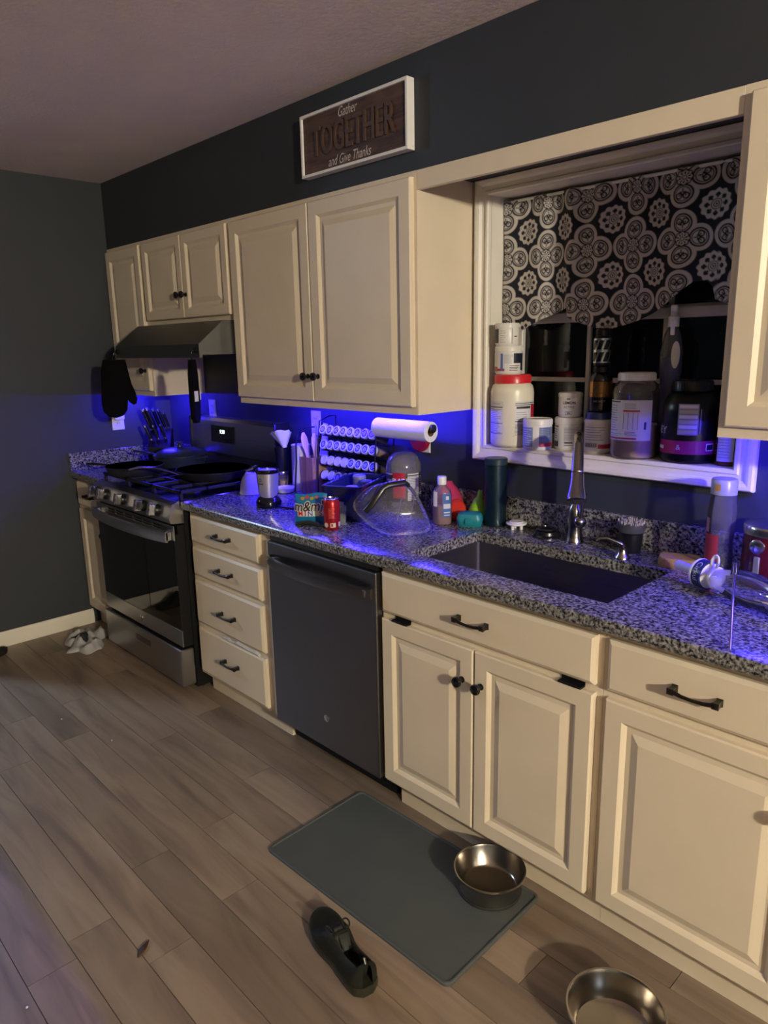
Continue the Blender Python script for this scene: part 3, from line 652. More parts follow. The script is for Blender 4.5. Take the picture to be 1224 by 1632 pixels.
tub('supplement_tub', 'low white tub with two blue label panels and a red stripe beside the cream tub', 'tub', 2.668, .002, SZ, .050, .108, WTUB, WTUB, .022, decor=d_small)
def d_tub5(g, r, a):
    g.patch(r, .030, .084, a-1.5, a-.78, LW, 8); g.patch(r+.0004, .08, .084, a-1.5, a-.78, INK, 6); g.patch(r, .012, .034, a-1.5, a-.8, LNAVY, 8); lines(g, r+.0004, .04, .078, a-1.45, a-.85, 5, INK, 11, .3); g.patch(r, .012, .084, a-.35, a+1.2, LW, 12)
    lines(g, r+.0004, .036, .082, a-.3, a+1.1, 9, LGREY, 12); g.patch(r+.0004, .024, .029, a-.28, a+.3, INK, 6); g.patch(r+.0004, .016, .018, a-.28, a+.3, INK, 6)
tub('supplement_tub', 'white tub with grey ingredient text behind the faucet', 'tub', 2.752, .068, SZ, .047, .112, WTUB, WTUB, .022, decor=d_tub5)
def d_tub6(g, r, a):
    g.text('ACTIVE', .011, INK, wrap=(r, a-.12, .036)); g.text('LEMON', .013, INK, wrap=(r, a-.1, .050), bold=.0004); g.patch(r, .062, .065, a-.3, a+.0, INK, 4); g.patch(r, .010, .022, a-.42, a+.15, LGREY, 6); g.patch(r+.0004, .012, .020, a-.38, a+.11, LW, 6); g.patch(r+.0008, .014, .018, a-.25, a+.0, INK, 4)
tub('supplement_tub', 'little white tub with black lettering stacked on the tub behind the faucet', 'tub', 2.756, .066, SZ+.1125, .040, .084, WTUB, WTUB, .016, decor=d_tub6)
def d_blue(g, r, a):
    g.patch(r, .014, .105, a-1.5, a-1.15, LNAVY, 4); lines(g, r, .045, .095, a-.95, a+.5, 6, LGREY, 13, .25); g.patch(r, .020, .040, a-1.0, a-.0, LW, 8)
    for k in range(14): g.patch(r+.0004, .022, .036, a-.92+k*.062, a-.92+k*.062+.03, INK, 1)
    g.patch(r, .018, .032, a+.02, a+1.3, LRED, 10)
tub('vitamin_bottle', 'white bottle with a dark blue cap and red stripe on the sill', 'bottle', 2.872, .058, SZ, .049, .136, WTUB, mat('blue_cap', (.02, .04, .14), .3), .022, .042, shoulder=.018, decor=d_blue)
def d_gold(g, r, a):
    g.patch(r, .050, .100, a-1.5, a+1.5, mat('label_gold', (.34, .17, .05), .25, .8), 20); g.text('4', .034, INK, wrap=(r+.0005, a-.5, .074)); g.patch(r+.0004, .062, .064, a-.9, a+.9, INK, 10)
    g.text('PRE SHOT', .009, LGREY, wrap=(r, a-.1, .036))
tub('shaker_bottle', 'black bottle with a shiny gold label standing on the blue cap', 'bottle', 2.874, .058, SZ+.1365, .037, .150, BLACKG, BLACKP, .020, .026, shoulder=.03, decor=d_gold, neck=.024)
def d_silver(g, r, a):
    SV = mat('label_silver', (.6, .6, .58), .2, .9); g.patch(r, .010, .088, a-1.5, a+1.5, SV, 24)
    for z in (.014, .052):
        for k in range(4):
            a1 = a-1.35+k*.75; m = 6
            for q in range(m): g.patch(r+.0005, z+.030*q/m, z+.030*(q+1)/m, a1+.35*q/m, a1+.5+.35*q/m, BLACKG, 3)
tub('energy_can', 'black and silver slashed can at the top of the dark stack under the valance', 'can', 2.876, .052, SZ+.287, .028, .118, BLACKP, BLACKP, .022, .022, shoulder=.016, decor=d_silver, neck=.020)
# big clear jar
POW = mat('pink_powder', (.42, .26, .22), .8); CLR = clear('clear_plastic', (.93, .92, .92), .06, .10, (.6, .55, .52))
def d_big(g, r, a):
    g.patch(r, .060, .185, a-1.35, a+.75, LW, 22); R2 = r+.0004; g.patch(R2, .178, .182, a-1.3, a-.65, INK, 5); lines(g, R2, .090, .175, a-1.3, a-.75, 11, LGREY, 14, .3); lines(g, R2, .062, .085, a-1.3, a-.5, 4, LGREY, 15, .3)
    g.patch(R2, .150, .155, a-.5, a+.2, LRED, 6)
    for k in range(4): g.patch(R2, .095, .148, a-.48+k*.2, a-.465+k*.2, INK, 1)
    lines(g, R2, .160, .178, a-.45, a+.1, 4, LGREY, 16, .3); lines(g, R2, .078, .090, a-.4, a+.2, 3, INK, 17, .3); g.patch(R2, .064, .069, a-1.35, a+.1, LRED, 10); g.patch(R2, .095, .118, a+.4, a+.5, LNAVY, 2)
t = tub('powder_jar', 'large clear jar of pinkish powder with a white lid and paper label', 'jar', 3.012, .034, SZ, .072, .268, CLR, WTUB, .024, .057, shoulder=.045, decor=d_big, neck=.050)
g = G(); g.lathe([(0, .003), (.064, .003), (.069, .014), (.069, .105), (0, .11)], POW, 32); g.build('powder', t)
def d_black(g, r, a):
    g.patch(r, .030, .070, a-1.5, a+1.5, mat('label_magenta', (.36, .015, .11), .25), 26); R2 = r+.0005; g.text('WHEY', .032, LW, wrap=(R2, a-1.42, .098)); g.patch(R2, .088, .180, a-.42, a+.28, LGREY, 8)
    for k in range(6): g.patch(R2+.0004, .092+k*.015, .102+k*.015, a-.38, a+.24, LW if k % 2 else mat('label_cream', (.42, .38, .30), .5), 6)
    g.patch(R2, .092, .165, a+.34, a+.37, LGREY, 1); g.patch(R2, .040, .062, a+.62, a+.98, LW, 4); g.patch(R2+.0004, .043, .059, a+.66, a+.94, LNAVY, 4); g.patch(R2, .042, .052, a-1.35, a-1.0, LW, 4); g.text('&', .022, LW, wrap=(R2, a-.35, .050))
tub('protein_tub', 'big black protein tub with a magenta band beside the clear jar', 'tub', 3.178, .062, SZ, .082, .245, mat('black_tub', (.002, .002, .003), .3, spec=.3), BLACKP, .03, .058, shoulder=.06, decor=d_black, neck=.05)
# amber bottle
AMB = clear('amber_plastic', (.55, .16, .05), .08, .35, (.22, .06, .02))
def d_amb(g, r, a): g.patch(r, .014, .15, a-.9, a+.55, LW, 10); lines(g, r+.0004, .025, .13, a-.8, a+.3, 12, LGREY, 18, .2)
tub('amber_bottle', 'amber bottle with a white label at the right end of the sill', 'bottle', 3.298, .052, SZ, .033, .20, AMB, WTUB, .03, .020, shoulder=.03, decor=d_amb, neck=.017)
# spray bottle behind the black tub
t = thing('spray_bottle', 'tall clear spray bottle half full of blue liquid behind the black tub', 'bottle', (3.078, .121, SZ))
CLB = clear('spray_plastic', (.75, .75, .78), .15, .25, (.35, .35, .36))
g = G(); g.lathe([(0, 0), (.025, 0), (.027, .006), (.027, .13), (.026, .17), (.028, .22), (.034, .27), (.034, .33), (.024, .385), (.014, .405), (.0135, .415)], CLB, 32); g.build('body', t)
g = G(); g.lathe([(0, .004), (.024, .004), (.0255, .01), (.0255, .13), (.0245, .17), (.0265, .22), (.032, .27), (.032, .312), (0, .312)], mat('blue_liquid', (.02, .04, .42), .25), 28); g.build('liquid', t)
g = G(); M = rotm(0, 0, face_ang(3.1, .118)); g.lathe([(.017, .405), (.017, .435), (.010, .44), (.010, .455), (0, .456)], WHITEP, 20, M); g.build('collar', t); g = G(); g.box(-.02, .045, -.010, .010, .448, .470, WHITEP, .004, M); hd_ = g.build('trigger_head', t); g = G(); g.box(.022, .030, -.006, .006, .405, .450, WHITEP, .002, M @ rotm(0, .3, 0)); g.build('trigger', hd_)
g = G(); g.lathe([(0, -.003), (.011, -.002), (.013, 0), (.011, .002), (0, .003)], WHITEP, 20, M @ tr(.0345, .012, .320) @ Matrix.Diagonal((1, 1, 3.2, 1)) @ rotm(0, PI/2)); g.build('grip_label', t)

# ------------------------------------------------------------------ counter: sink side
t = thing('tumbler', 'tall dark teal metal tumbler standing by the backsplash', 'tumbler', (2.545, -.0715, CT))
TEAL = brushed('tumbler_teal', (.006, .022, .030), .34, 2, .5)
g = G(); g.lathe([(0, 0), (.038, 0), (.0405, .003), (.0405, .222)]+[(.0405, .224), (.0385, .2255)], TEAL, 40); g.build('body', t)
g = G(); g.lathe([(.0385, .2258), (.0415, .226), (.0415, .246), (.039, .249), (0, .249)], mat('tumbler_lid', (.010, .028, .034), .35), 40); g.build('lid', t)
t = thing('sink_stopper', 'small white sink stopper lying beside the tumbler', 'stopper', (2.640, -.072, CT))
g = G(); g.lathe([(0, .030), (.024, .030), (.026, .026), (.036, .025), (.037, .022), (.034, .018), (0, .018)], WHITEP, 32); g.build('flange', t)
for k in range(3):
    a = k*2.1+.3; g = G(); g.lathe([(.006, 0), (.006, .018)], WHITEP, 10, tr(.018*math.cos(a), .018*math.sin(a), 0)); g.build('leg', t)
t = thing('sink_strainer', 'dark metal sink strainer basket upside down near the faucet', 'strainer', (2.775, -.085, CT))
g = G(); g.lathe([(.050, 0), (.050, .004), (.042, .010), (.040, .020), (.036, .022), (0, .022)], mat('dark_metal', (.06, .06, .065), .25, .9), 36); g.build('basket', t)
g = G(); g.lathe([(.030, .022), (.033, .026), (.030, .031), (.018, .034), (.017, .030), (0, .030)], mat('dark_metal'), 36); g.build('cap', t)
# faucet
fb = Vector((2.882, -.082, CT)); t = thing('kitchen_faucet', 'brushed nickel high-arc pull-down faucet behind the sink', 'faucet', fb)
NICK = mat('faucet_nickel', (.34, .32, .31), .22, 1.0); dv = Vector((.52, -.85, 0)).normalized()
g = G(); g.lathe([(0, 0), (.030, 0), (.030, .006), (.026, .012), (.024, .05), (.026, .085), (.024, .11), (.017, .125), (.013, .135)], NICK, 28); g.build('base', t)
g = G(); path = [(0, 0, .12), (0, 0, .2)]+[tuple(dv*(.068*(1-math.cos(a)))+Vector((0, 0, .295+.068*math.sin(a)))) for a in [PI*i/14 for i in range(13)]]
path[1] = (0, 0, .22); g.tube(path, .0135, NICK, 14); g.build('spout', t)
hp = Vector(path[-1]); dn = (Vector(path[-1])-Vector(path[-2])).normalized(); az = -dn; ax = Vector((1, 0, 0)); ay = az.cross(ax).normalized(); ax = ay.cross(az)
g = G(); M = frame(hp, ax, ay, az); g.lathe([(.0145, .02), (.0165, -.01), (.0185, -.072), (.0205, -.074), (.0205, -.077), (.019, -.079), (.022, -.12), (.030, -.158), (.030, -.166), (.026, -.168), (0, -.168)], NICK, 28, M); g.build('spray_head', t)
lv = Vector((.85, -.53, 0)).normalized()
g = G(); pv = lv*.034+Vector((0, 0, .075)); g.lathe([(.021*math.sin(PI*i/10), -.021*math.cos(PI*i/10)) for i in range(11)], NICK, 20, tr(*pv), cap=False); g.tube([(0, 0, .07), tuple(pv)], .016, NICK, 14)
tip = pv+Vector((.012, -.004, .10)); g.tube([tuple(pv), tuple(pv+Vector((.006, -.002, .03))), tuple(tip-Vector((0, 0, .012))), tuple(tip-Vector((0, 0, .008))), tuple(tip)], [.010, .006, .007, .012, .011], NICK, 14); g.build('lever', t)
# soap dispenser
t = thing('soap_dispenser', 'brushed nickel soap pump with a curved spout right of the faucet', 'dispenser', (3.092, -.152, CT))
g = G(); g.lathe([(0, 0), (.024, 0), (.023, .006), (.016, .014), (.014, .030), (.009, .034), (.009, .044), (0, .045)], NICK, 28); g.build('base', t)
g = G(); g.tube([(0, 0, .038), (-.006, -.003, .045), (-.022, -.012, .052), (-.042, -.023, .060), (-.058, -.032, .058), (-.068, -.038, .050)], [.008, .008, .006, .005, .0045, .004], NICK, 12); g.build('spout', t)
# scrub brush on its holder
t = thing('dish_brush', 'round dish brush with pale bristles in a dark holder by the backsplash', 'brush', (3.075, -.070, CT))
g = G(); g.lathe([(0, 0), (.030, 0), (.033, .01), (.036, .045), (.036, .062), (.032, .066)], BLACKP, 28); g.build('holder', t)
g = G(); g.lathe([(0, .060), (.038, .066), (.044, .085), (.044, .092), (.036, .094)], mat('brush_grey', (.05, .05, .055), .4), 28); g.build('head', t)
g = G(); rng = random.Random(5)
for k in range(90):
    rr = .040*math.sqrt(rng.random()); a = rng.random()*2*PI; x, y = rr*math.cos(a), rr*math.sin(a); g.tube([(x, y, .088), (x*1.06, y*1.06, .100+.004*rng.random())], .0022, mat('bristles', (.34, .31, .28), .8), 4)
b_ = g.build('bristles', t, smooth=0); b_['kind'] = 'stuff'
g = G(); g.tube([(-.034, .0, .020), (-.06, .002, .028), (-.10, .004, .022), (-.125, .004, .014)], [.010, .009, .008, .006], BLACKP, 10); g.build('handle', t)
# sponge
t = thing('sponge', 'worn tan kitchen sponge lying at the back corner of the sink', 'sponge', (3.255, -.118, CT), .4)
g = G(); g.loft([rrect(-.058*s_, .058*s_, -.036*s_, .036*s_, .022, z, 5) for z, s_ in ((0.0, .96), (.006, 1.0), (.022, 1.0), (.030, .95))], mat('sponge_tan', (.30, .18, .07), .95, bump=.8, bscale=160)); g.build('foam', t)
# clear lying bottle with white filter cap
A = un(1078, 899, z=CT+.044); Bq = un(1165, 929, z=CT+.046); ax = (Bq-A).normalized(); ax.z = 0; ax.normalize()
t = thing('water_bottle', 'clear water bottle lying on its side with a white cap and blue band', 'bottle', (A.x, A.y, CT), math.atan2(ax.y, ax.x))
Mx = tr(0, 0, .0445) @ rotm(0, PI/2)    # local z of the lathe runs along the bottle axis
CB2 = clear('bottle_clear', (.92, .92, .92), .04, .06, (.52, .52, .52))
g = G(); g.lathe([(.022, .128), (.026, .150), (.037, .185), (.044, .22), (.044, .27), (.041, .285), (.044, .30), (.044, .375), (.038, .388), (0, .388)], CB2, 36, Mx); g.build('body', t)
g = G(); g.lathe([(0, 0), (.010, 0), (.013, .006), (.013, .078), (.012, .082)], WHITEP, 20, Mx); g.build('mouthpiece', t)
g = G(); g.lathe([(.013, .080), (.036, .081), (.039, .084), (.039, .0895), (.036, .0905)], WHITEP, 32, Mx); g.lathe([(.034, .1185), (.030, .122), (.026, .132), (.030, .136), (.030, .142), (.024, .145)], WHITEP, 32, Mx); g.build('cap', t)
g = G(); g.lathe([(.036, .0905), (.0385, .091), (.0385, .118), (.034, .1185)], mat('navy_band', (.012, .02, .11), .35), 32, Mx)
def axtext(g, string, size, r, s0, a0, material):
    vs_, fs = text_mesh(string, size); out = []
    for q in vs_:
        a = a0+q[0]/r; out.append((s0+q[1], r*math.cos(a), .0445+r*math.sin(a)))
    g.add(out, fs, material)
va = math.atan2(1.0, -1.0); axtext(g, 'Cirkul', .022, .0391, .1045, math.radians(155), LW); g.build('band', t)['label'] = 'navy band lettered in white'
g = G(); n = 14; g.tube([(.132+.010*math.sin(a), .003*math.cos(a), .0445+.026+.014+.017*math.cos(a)) for a in [2*PI*i/n for i in range(n)]], .0035, WHITEP, 8, closed=True, flat=1.3); g.build('carry_loop', t)
# steel straw leaning on the bottle
s0 = un(1163, 1041, y=-.636); s0.z = CT+.004; s1 = un(1172, 899, y=-.315)
t = thing('steel_straw', 'long thin steel straw leaning on the lying water bottle', 'straw', (s0.x, s0.y, CT))
g = G(); d_ = s1-s0; o_ = Vector((0, 0, .004)); P_ = [o_+d_*k for k in (0, .12, .5, .86, .861, 1.0)]
g.tube([tuple(p) for p in P_], [.0032, .0032, .0032, .0032, .0048, .0048], mat('bright_steel', (.75, .74, .72), .12, 1.0), 12); g.build('tube', t)
# tall clear bottle at the right
p = un(1149, 840, y=-.115); t = thing('plastic_bottle', 'tall clear plastic bottle with a red label standing right of the sink', 'bottle', (p.x, p.y, CT))
CB3 = clear('bottle_clear_thick', (.85, .85, .85), .06, .14, (.38, .37, .37))
g = G(); g.lathe([(0, 0), (.030, 0), (.036, .006), (.037, .05), (.034, .09), (.037, .14), (.037, .19), (.034, .215), (.033, .232)], CB3, 32); b = g.build('body', t)
g = G(); g.lathe([(.0345, .231), (.0345, .270), (.032, .274), (0, .274)], clear('cap_frosted', (.65, .65, .65), .3, .5, (.53, .53, .52)), 28); g.patch(.035, .243, .262, face_ang(p.x, p.y)-.75, face_ang(p.x, p.y)-.25, mat('sticker_orange', (.45, .26, .05), .4), 4); g.build('cap', t)
a = face_ang(p.x, p.y); g = G(); g.patch(.0376, .02, .12, a-1.5, a-.1, mat('label_dull_red', (.30, .03, .04), .4), 10); g.patch(.0376, .125, .165, a-1.4, a-.9, mat('label_pinkish', (.35, .16, .18), .4), 5); g.build('label_print', b, smooth=0)
# red canister
p = un(1205, 850, y=-.112); t = thing('red_canister', 'dark red canister with a steel lid and clamp at the right of the counter', 'canister', (p.x+.045, p.y, CT))
RED = mat('canister_red', (.075, .004, .008), .25)
g = G(); g.lathe([(0, 0), (.072, 0), (.074, .004), (.074, .125), (.072, .132), (.072, .140)], RED, 40); g.build('body', t)
g = G(); g.lathe([(.074, .140), (.076, .142), (.076, .160), (.073, .166), (0, .168)], CHROME, 40); g.build('lid', t)
a = face_ang(p.x+.045, p.y)-.45; g = G(); M = rotm(0, 0, a) @ tr(.076, 0, .118) @ rotm(0, PI/2)
g.lathe([(.018, 0), (.020, .004), (.019, .010), (.012, .013), (0, .013)], CHROME, 24, M); g.build('clamp_knob', t)
g = G(); M2 = rotm(0, 0, a) @ tr(.0765, 0, 0); g.box(-.001, .005, -.008, .008, .040, .090, GREY, .002, M2); g.build('clamp_lever', t)
# clear ribbed tray behind the bottle
p = un(1212, 912, z=CT+.03); t = thing('plastic_tray', 'clear ribbed plastic tray behind the lying water bottle', 'tray', (3.605, -.262, CT), math.radians(-27))
CTR = clear('tray_clear', (.84, .83, .82), .1, .28, (.44, .42, .42))
g = G(); g.loft([rrect(-.050, .050, -.020, .020, .008, 0), rrect(-.058, .058, -.026, .026, .01, .034), rrect(-.064, .064, -.032, .032, .01, .035), rrect(-.055, .055, -.024, .024, .009, .034), rrect(-.048, .048, -.018, .018, .007, .002)], CTR, True, True); g.build('shell', t)
for k in range(6):
    g = G(); x = -.048+k*.018; g.box(x, x+.004, -.028, -.022, .004, .030, CTR); g.build('rib', t, smooth=0)

# soaps and sponge holder left of the tumbler
p = Vector((2.390, -.190, CT)); t = thing('soap_bottle', 'clear hand soap bottle with white cap and blue label', 'bottle', p, face_ang(p.x, p.y)-PI/2*0)
TANL = clear('tan_liquid', (.55, .40, .30), .1, .75, (.34, .22, .14)); CLS = clear('soap_clear', (.9, .85, .9), .06, .14, (.6, .5, .55))
def oval(g, prof, asp, m, n=32, M=None): g.lathe(prof, m, n, (M or Matrix.Identity(4)) @ Matrix.Diagonal((asp, 1, 1, 1)))
g = G(); oval(g, [(0, 0), (.033, 0), (.036, .005), (.036, .110), (.032, .128), (.018, .142), (.0135, .148), (.0135, .154)], .62, CLS); b = g.build('body', t)
g = G(); oval(g, [(0, .003), (.032, .003), (.034, .008), (.034, .072), (0, .073)], .6, TANL); g.build('liquid', t)
g = G(); g.lathe([(.0165, .150), (.0165, .178), (.015, .180), (0, .180)], WHITEP, 24); g.build('cap', t)
g = G(); S_ = Matrix.Diagonal((.62, 1, 1, 1)); LB2 = mat('label_soap_blue', (.05, .14, .33), .4); g.patch(.0368, .030, .118, .05, 1.05, LB2, 10, S_); g.patch(.0372, .062, .080, .15, .98, LW, 8, S_); g.patch(.0372, .095, .108, .4, .75, LW, 5, S_); g.patch(.0372, .045, .050, .2, .9, LW, 5, S_); g.patch(.0372, .036, .039, .2, .9, LW, 5, S_); g.patch(.0368, .070, .125, -1.0, -.5, LW, 6, S_); g.build('label_print', b, smooth=0)
t = thing('dish_soap', 'big pink and red bottle of dish soap behind the hand soap', 'bottle', (2.33, -.088, CT))
PK = mat('pink_soap', (.42, .035, .10), .2, coat=.3); RS = mat('red_soap', (.55, .035, .02), .25)
g = G(); g.lathe([(0, 0), (.058, 0), (.064, .008), (.064, .040), (.056, .080), (.038, .112), (.022, .130), (.016, .142), (0, .143)], PK, 32); g.build('body', t)
g = G(); d_ = Vector((.90, -.40, -.10)).normalized(); M = frame(Vector((.030, -.008, .044)), d_.cross(Vector((0, 0, 1))), Vector((0, 0, 1)), d_)
g.lathe([(.036, .0), (.040, .022), (.039, .040), (.032, .048), (.024, .046), (0, .045)], RS, 32, M); g.build('base', t)
g = G(); g.tube([(-.060, -.024, .030), (-.061, -.022, .062), (-.046, -.020, .096), (-.024, -.016, .122)], [.003, .0045, .0045, .003], mat('soap_highlight', (.52, .49, .47), .3), 10); g.build('highlight_strip', t)  # pale strip painted in as the highlight along the bottle's left edge
t = thing('soap_box', 'teal plastic soap box with a clip lid beside the hand soap', 'box', (2.482, -.140, CT), .55)
TL = mat('teal_plastic', (.012, .21, .21), .4)
g = G(); g.loft([rrect(-.040, .040, -.026, .026, .018, 0), rrect(-.044, .044, -.030, .030, .02, .006), rrect(-.046, .046, -.032, .032, .02, .022)], TL); g.build('base', t)
g = G(); g.loft([rrect(-.047, .047, -.033, .033, .02, .0225), rrect(-.047, .047, -.033, .033, .02, .032), rrect(-.042, .042, -.028, .028, .02, .046), rrect(-.030, .030, -.018, .018, .014, .052)], TL); g.build('lid', t)
g = G(); g.box(-.014, .014, -.039, -.0335, .012, .034, TL, .002); g.build('clip', t)
t = thing('funnel', 'lime green cone shaped funnel leaning against the backsplash', 'funnel', (2.455, -.077, CT)); t.scale = (1, 1, 1.3)
g = G(); LG = mat('lime_plastic', (.22, .48, .02), .35); M = tr(-.004, .014, .0) @ rotm(-.25, 0, 0)
g.lathe([(.036, .002), (.038, .006), (.034, .03), (.020, .06), (.010, .072), (.008, .090), (.006, .090), (.006, .074), (.016, .060), (.031, .030), (.034, .006)], LG, 28, M, cap=False); g.build('cone', t)

# ------------------------------------------------------------------ counter: left of the sink
p = Vector((2.140, -.512, CT)); t = thing('soda_can', 'red aluminium drink can at the front of the counter', 'can', p); CR = mat('can_red', (.45, .02, .025), .25, .55)
g = G(); g.lathe([(0, .004), (.022, .003), (.0235, 0), (.026, .004), (.0305, .012), (.0305, .098), (.027, .108), (.0255, .111)], CR, 36); b = g.build('body', t)
g = G(); g.lathe([(.0255, .111), (.0268, .1125), (.0268, .115), (.0245, .1155), (.0235, .111), (0, .111)], CHROME, 36); g.box(-.006, .006, -.012, .008, .1112, .1125, CHROME, .001); g.build('rim', t)
a = face_ang(p.x, p.y); g = G(); R2 = .0309; LCR = mat('label_can_cream', (.55, .48, .36), .4)
g.patch(R2, .012, .028, a-.2, a+.45, LCR, 6); g.lathe([(.0085, 0), (.0085, .0006), (0, .0006)], LCR, 20, rotm(0, 0, a-.75) @ tr(.0302, 0, .02) @ rotm(0, PI/2)); g.patch(R2, .012, .030, a+.85, a+1.3, LCR, 5)
lines(g, R2, .045, .085, a-.4, a+.5, 9, mat('label_faint_red', (.55, .16, .14), .4), 21, .2); g.patch(R2+.0004, .015, .025, a-.1, a+.1, CR, 3); g.build('label_print', b, smooth=0)
# candy bag
p = Vector((2.015, -.512, CT)); dirx = Vector((.80, .60, 0)); t = thing('candy_bag', 'blue candy bag standing on the counter beside the red can', 'bag', p, math.atan2(dirx.y, dirx.x))
BB = mat('candy_blue', (.012, .17, .34), .3); nxx, nzz = 17, 13; W2, H2 = .062, .112
def bagpt(i, j, s_):
    u = max(-1.0, min(1.0, i/(nxx-1)*2-1)); v = j/(nzz-1); th = .020*(1-u*u)**.6*(max(0, math.sin(PI*min(1, v*1.05))))**.7+.0006
    wv = .0025*math.sin(u*9+v*7)*(1-abs(u)); return (u*W2*(1-.05*math.sin(PI*v)), s_*(th+wv*.6)-.002*v+.020*v, v*H2+.004*math.sin(u*3)*v)
g = G()
for s_ in (-1, 1):
    g.add([bagpt(i, j, s_) for j in range(nzz) for i in range(nxx)], [[j*nxx+i, j*nxx+i+1, (j+1)*nxx+i+1, (j+1)*nxx+i] for j in range(nzz-1) for i in range(nxx-1)], BB)
b = g.build('pouch', t, smooth=60)
def bagprint(g, vs_, fs, m, off):
    out = []
    for x, z in vs_:
        i = (x/W2+1)/2*(nxx-1); j = z/H2*(nzz-1); q = bagpt(i, j, -1); out.append((x, q[1]-off, q[2]))
    g.add(out, fs, m)
def rect_grid(x0, x1, z0, z1, n=8): return [(x0+(x1-x0)*i/n, z0+(z1-z0)*k/2) for k in range(3) for i in range(n+1)], [[k*(n+1)+i, k*(n+1)+i+1, (k+1)*(n+1)+i+1, (k+1)*(n+1)+i] for k in range(2) for i in range(n)]
g = G(); CW_ = mat('candy_white', (.7, .68, .64), .4); CK = mat('candy_brown', (.03, .012, .01), .4)
vs_, fs = rect_grid(-.048, .052, .030, .050); bagprint(g, vs_, fs, CW_, .0022)
for k, (ch, cc) in enumerate(zip('MINIS', ((.5, .02, .03), (.5, .02, .03), (.02, .08, .4), (.05, .3, .05), (.45, .2, .02)))):
    tv, tf = text_mesh(ch, .026, 0, 0, .0006); bagprint(g, [(q[0]-.036+k*.0195, q[1]+.040) for q in tv], tf, mat('candy_letter_%d' % k, cc, .4), .0034)
tv, tf = text_mesh("m&m's", .050, .12, 0, .0036); bagprint(g, [(q[0]*.95+.002, q[1]+.066) for q in tv], tf, CW_, .0022); tv, tf = text_mesh("m&m's", .050, .12, 0, .0006); bagprint(g, [(q[0]*.95+.002, q[1]+.066) for q in tv], tf, CK, .0034)
for k, cc in enumerate(((.5, .2, .02), (.42, .05, .02), (.35, .3, .05), (.3, .12, .03))):
    vv = [(-.03+k*.018+.008*math.cos(2*PI*i/12), .098+.004*math.sin(k*2)+.006*math.sin(2*PI*i/12)) for i in range(12)]; bagprint(g, vv, [list(range(12))], mat('candy_dot_%d' % k, cc, .3), .003)
g.build('print', b, smooth=0, recalc=False)
# bag clip behind the can, utensil lying in front
t = thing('bag_clip', 'grey plastic bag clip standing behind the red can', 'clip', (2.108, -.452, CT), .5)
GC = mat('clip_grey', (.20, .23, .20), .5)
g = G(); g.box(-.030, .030, -.010, .010, 0, .006, GC, .002); g.poly([(-.026, .005), (.026, .005), (.030, .070), (.012, .082), (-.016, .080), (-.030, .066)], -.004, .003, GC); g.build('jaw', t)
g = G(); g.poly([(-.012, .050), (.020, .050), (.024, .088), (-.008, .090)], -.012, -.006, GC); g.build('lever', t)
t = thing('kitchen_tool', 'curved black handle lying on the counter in front of the candy bag', 'utensil', (2.055, -.545, CT-.0034), .42)
g = G(); g.tube([(-.062, 0, .008), (-.040, .004, .012), (-.008, .006, .016), (.024, .002, .014), (.040, -.004, .010)], [.006, .010, .012, .011, .006], mat('rubber_black', (.015, .016, .014), .4), 14, flat=.75); g.build('grip', t)
# personal blender
p = Vector((1.640, -.440, CT)); t = thing('personal_blender', 'small silver blender cup standing on a black motor base', 'blender', p)
SLV = mat('blender_silver', (.62, .60, .57), .3, .75)
g = G(); g.lathe([(0, 0), (.050, 0), (.054, .006), (.053, .022), (.044, .040), (.036, .044), (0, .044)], BLACKG, 36); g.build('motor_base', t)
n = 40; rings = []
for z, r in ((.030, .034), (.045, .0385), (.060, .041), (.100, .0435), (.146, .0465)):
    rings.append([(r*math.cos(2*PI*i/n), r*math.sin(2*PI*i/n), z) for i in range(n)])
a = face_ang(p.x, p.y); low = [(.036*math.cos(2*PI*i/n), .036*math.sin(2*PI*i/n), .046-.018*max(0, math.cos(2*(2*PI*i/n-a)))**2) for i in range(n)]
g = G(); g.loft([low]+rings[2:], SLV, True, False); b = g.build('cup', t)
g = G(); g.lathe([(.0470, .143), (.0485, .146), (.0485, .158), (.046, .160), (.042, .158), (.040, .152), (0, .152)], BLACKG, 40); g.build('rim', t)
g = G(); g.lathe([(0, .1523), (.0395, .1523), (.038, .156), (.006, .157), (.004, .164), (0, .164)], mat('blender_disc', (.5, .5, .52), .3), 32); g.build('disc', t)
g = G(); g.lathe([(.0075, 0), (.0075, .0006), (0, .0006)], INK, 20, rotm(0, 0, a-.75) @ tr(.0455, 0, .118) @ rotm(0, PI/2+.06)); g.lathe([(.005, 0), (.005, .0010), (0, .0010)], SLV, 20, rotm(0, 0, a-.75) @ tr(.0455, 0, .118) @ rotm(0, PI/2+.06)); g.patch(.0455, .100, .104, a-.98, a-.45, INK, 5); g.build('emblem', b)
g = G(); g.tube([(.05, .005, .006), (.12, .02, .005), (.20, .05, .005), (.235, .10, .005), (.20, .16, .005), (.10, .19, .005), (-.05, .20, .006), (-.115, .225, .012), (-.135, .245, .06), (-.145, .262, .14), (-.15, .268, .22), (-.165, .30, .275), (-.19, .36, .285), (-.205, .418, .285)], .004, BLACKP, 8); g.build('power_cord', t)
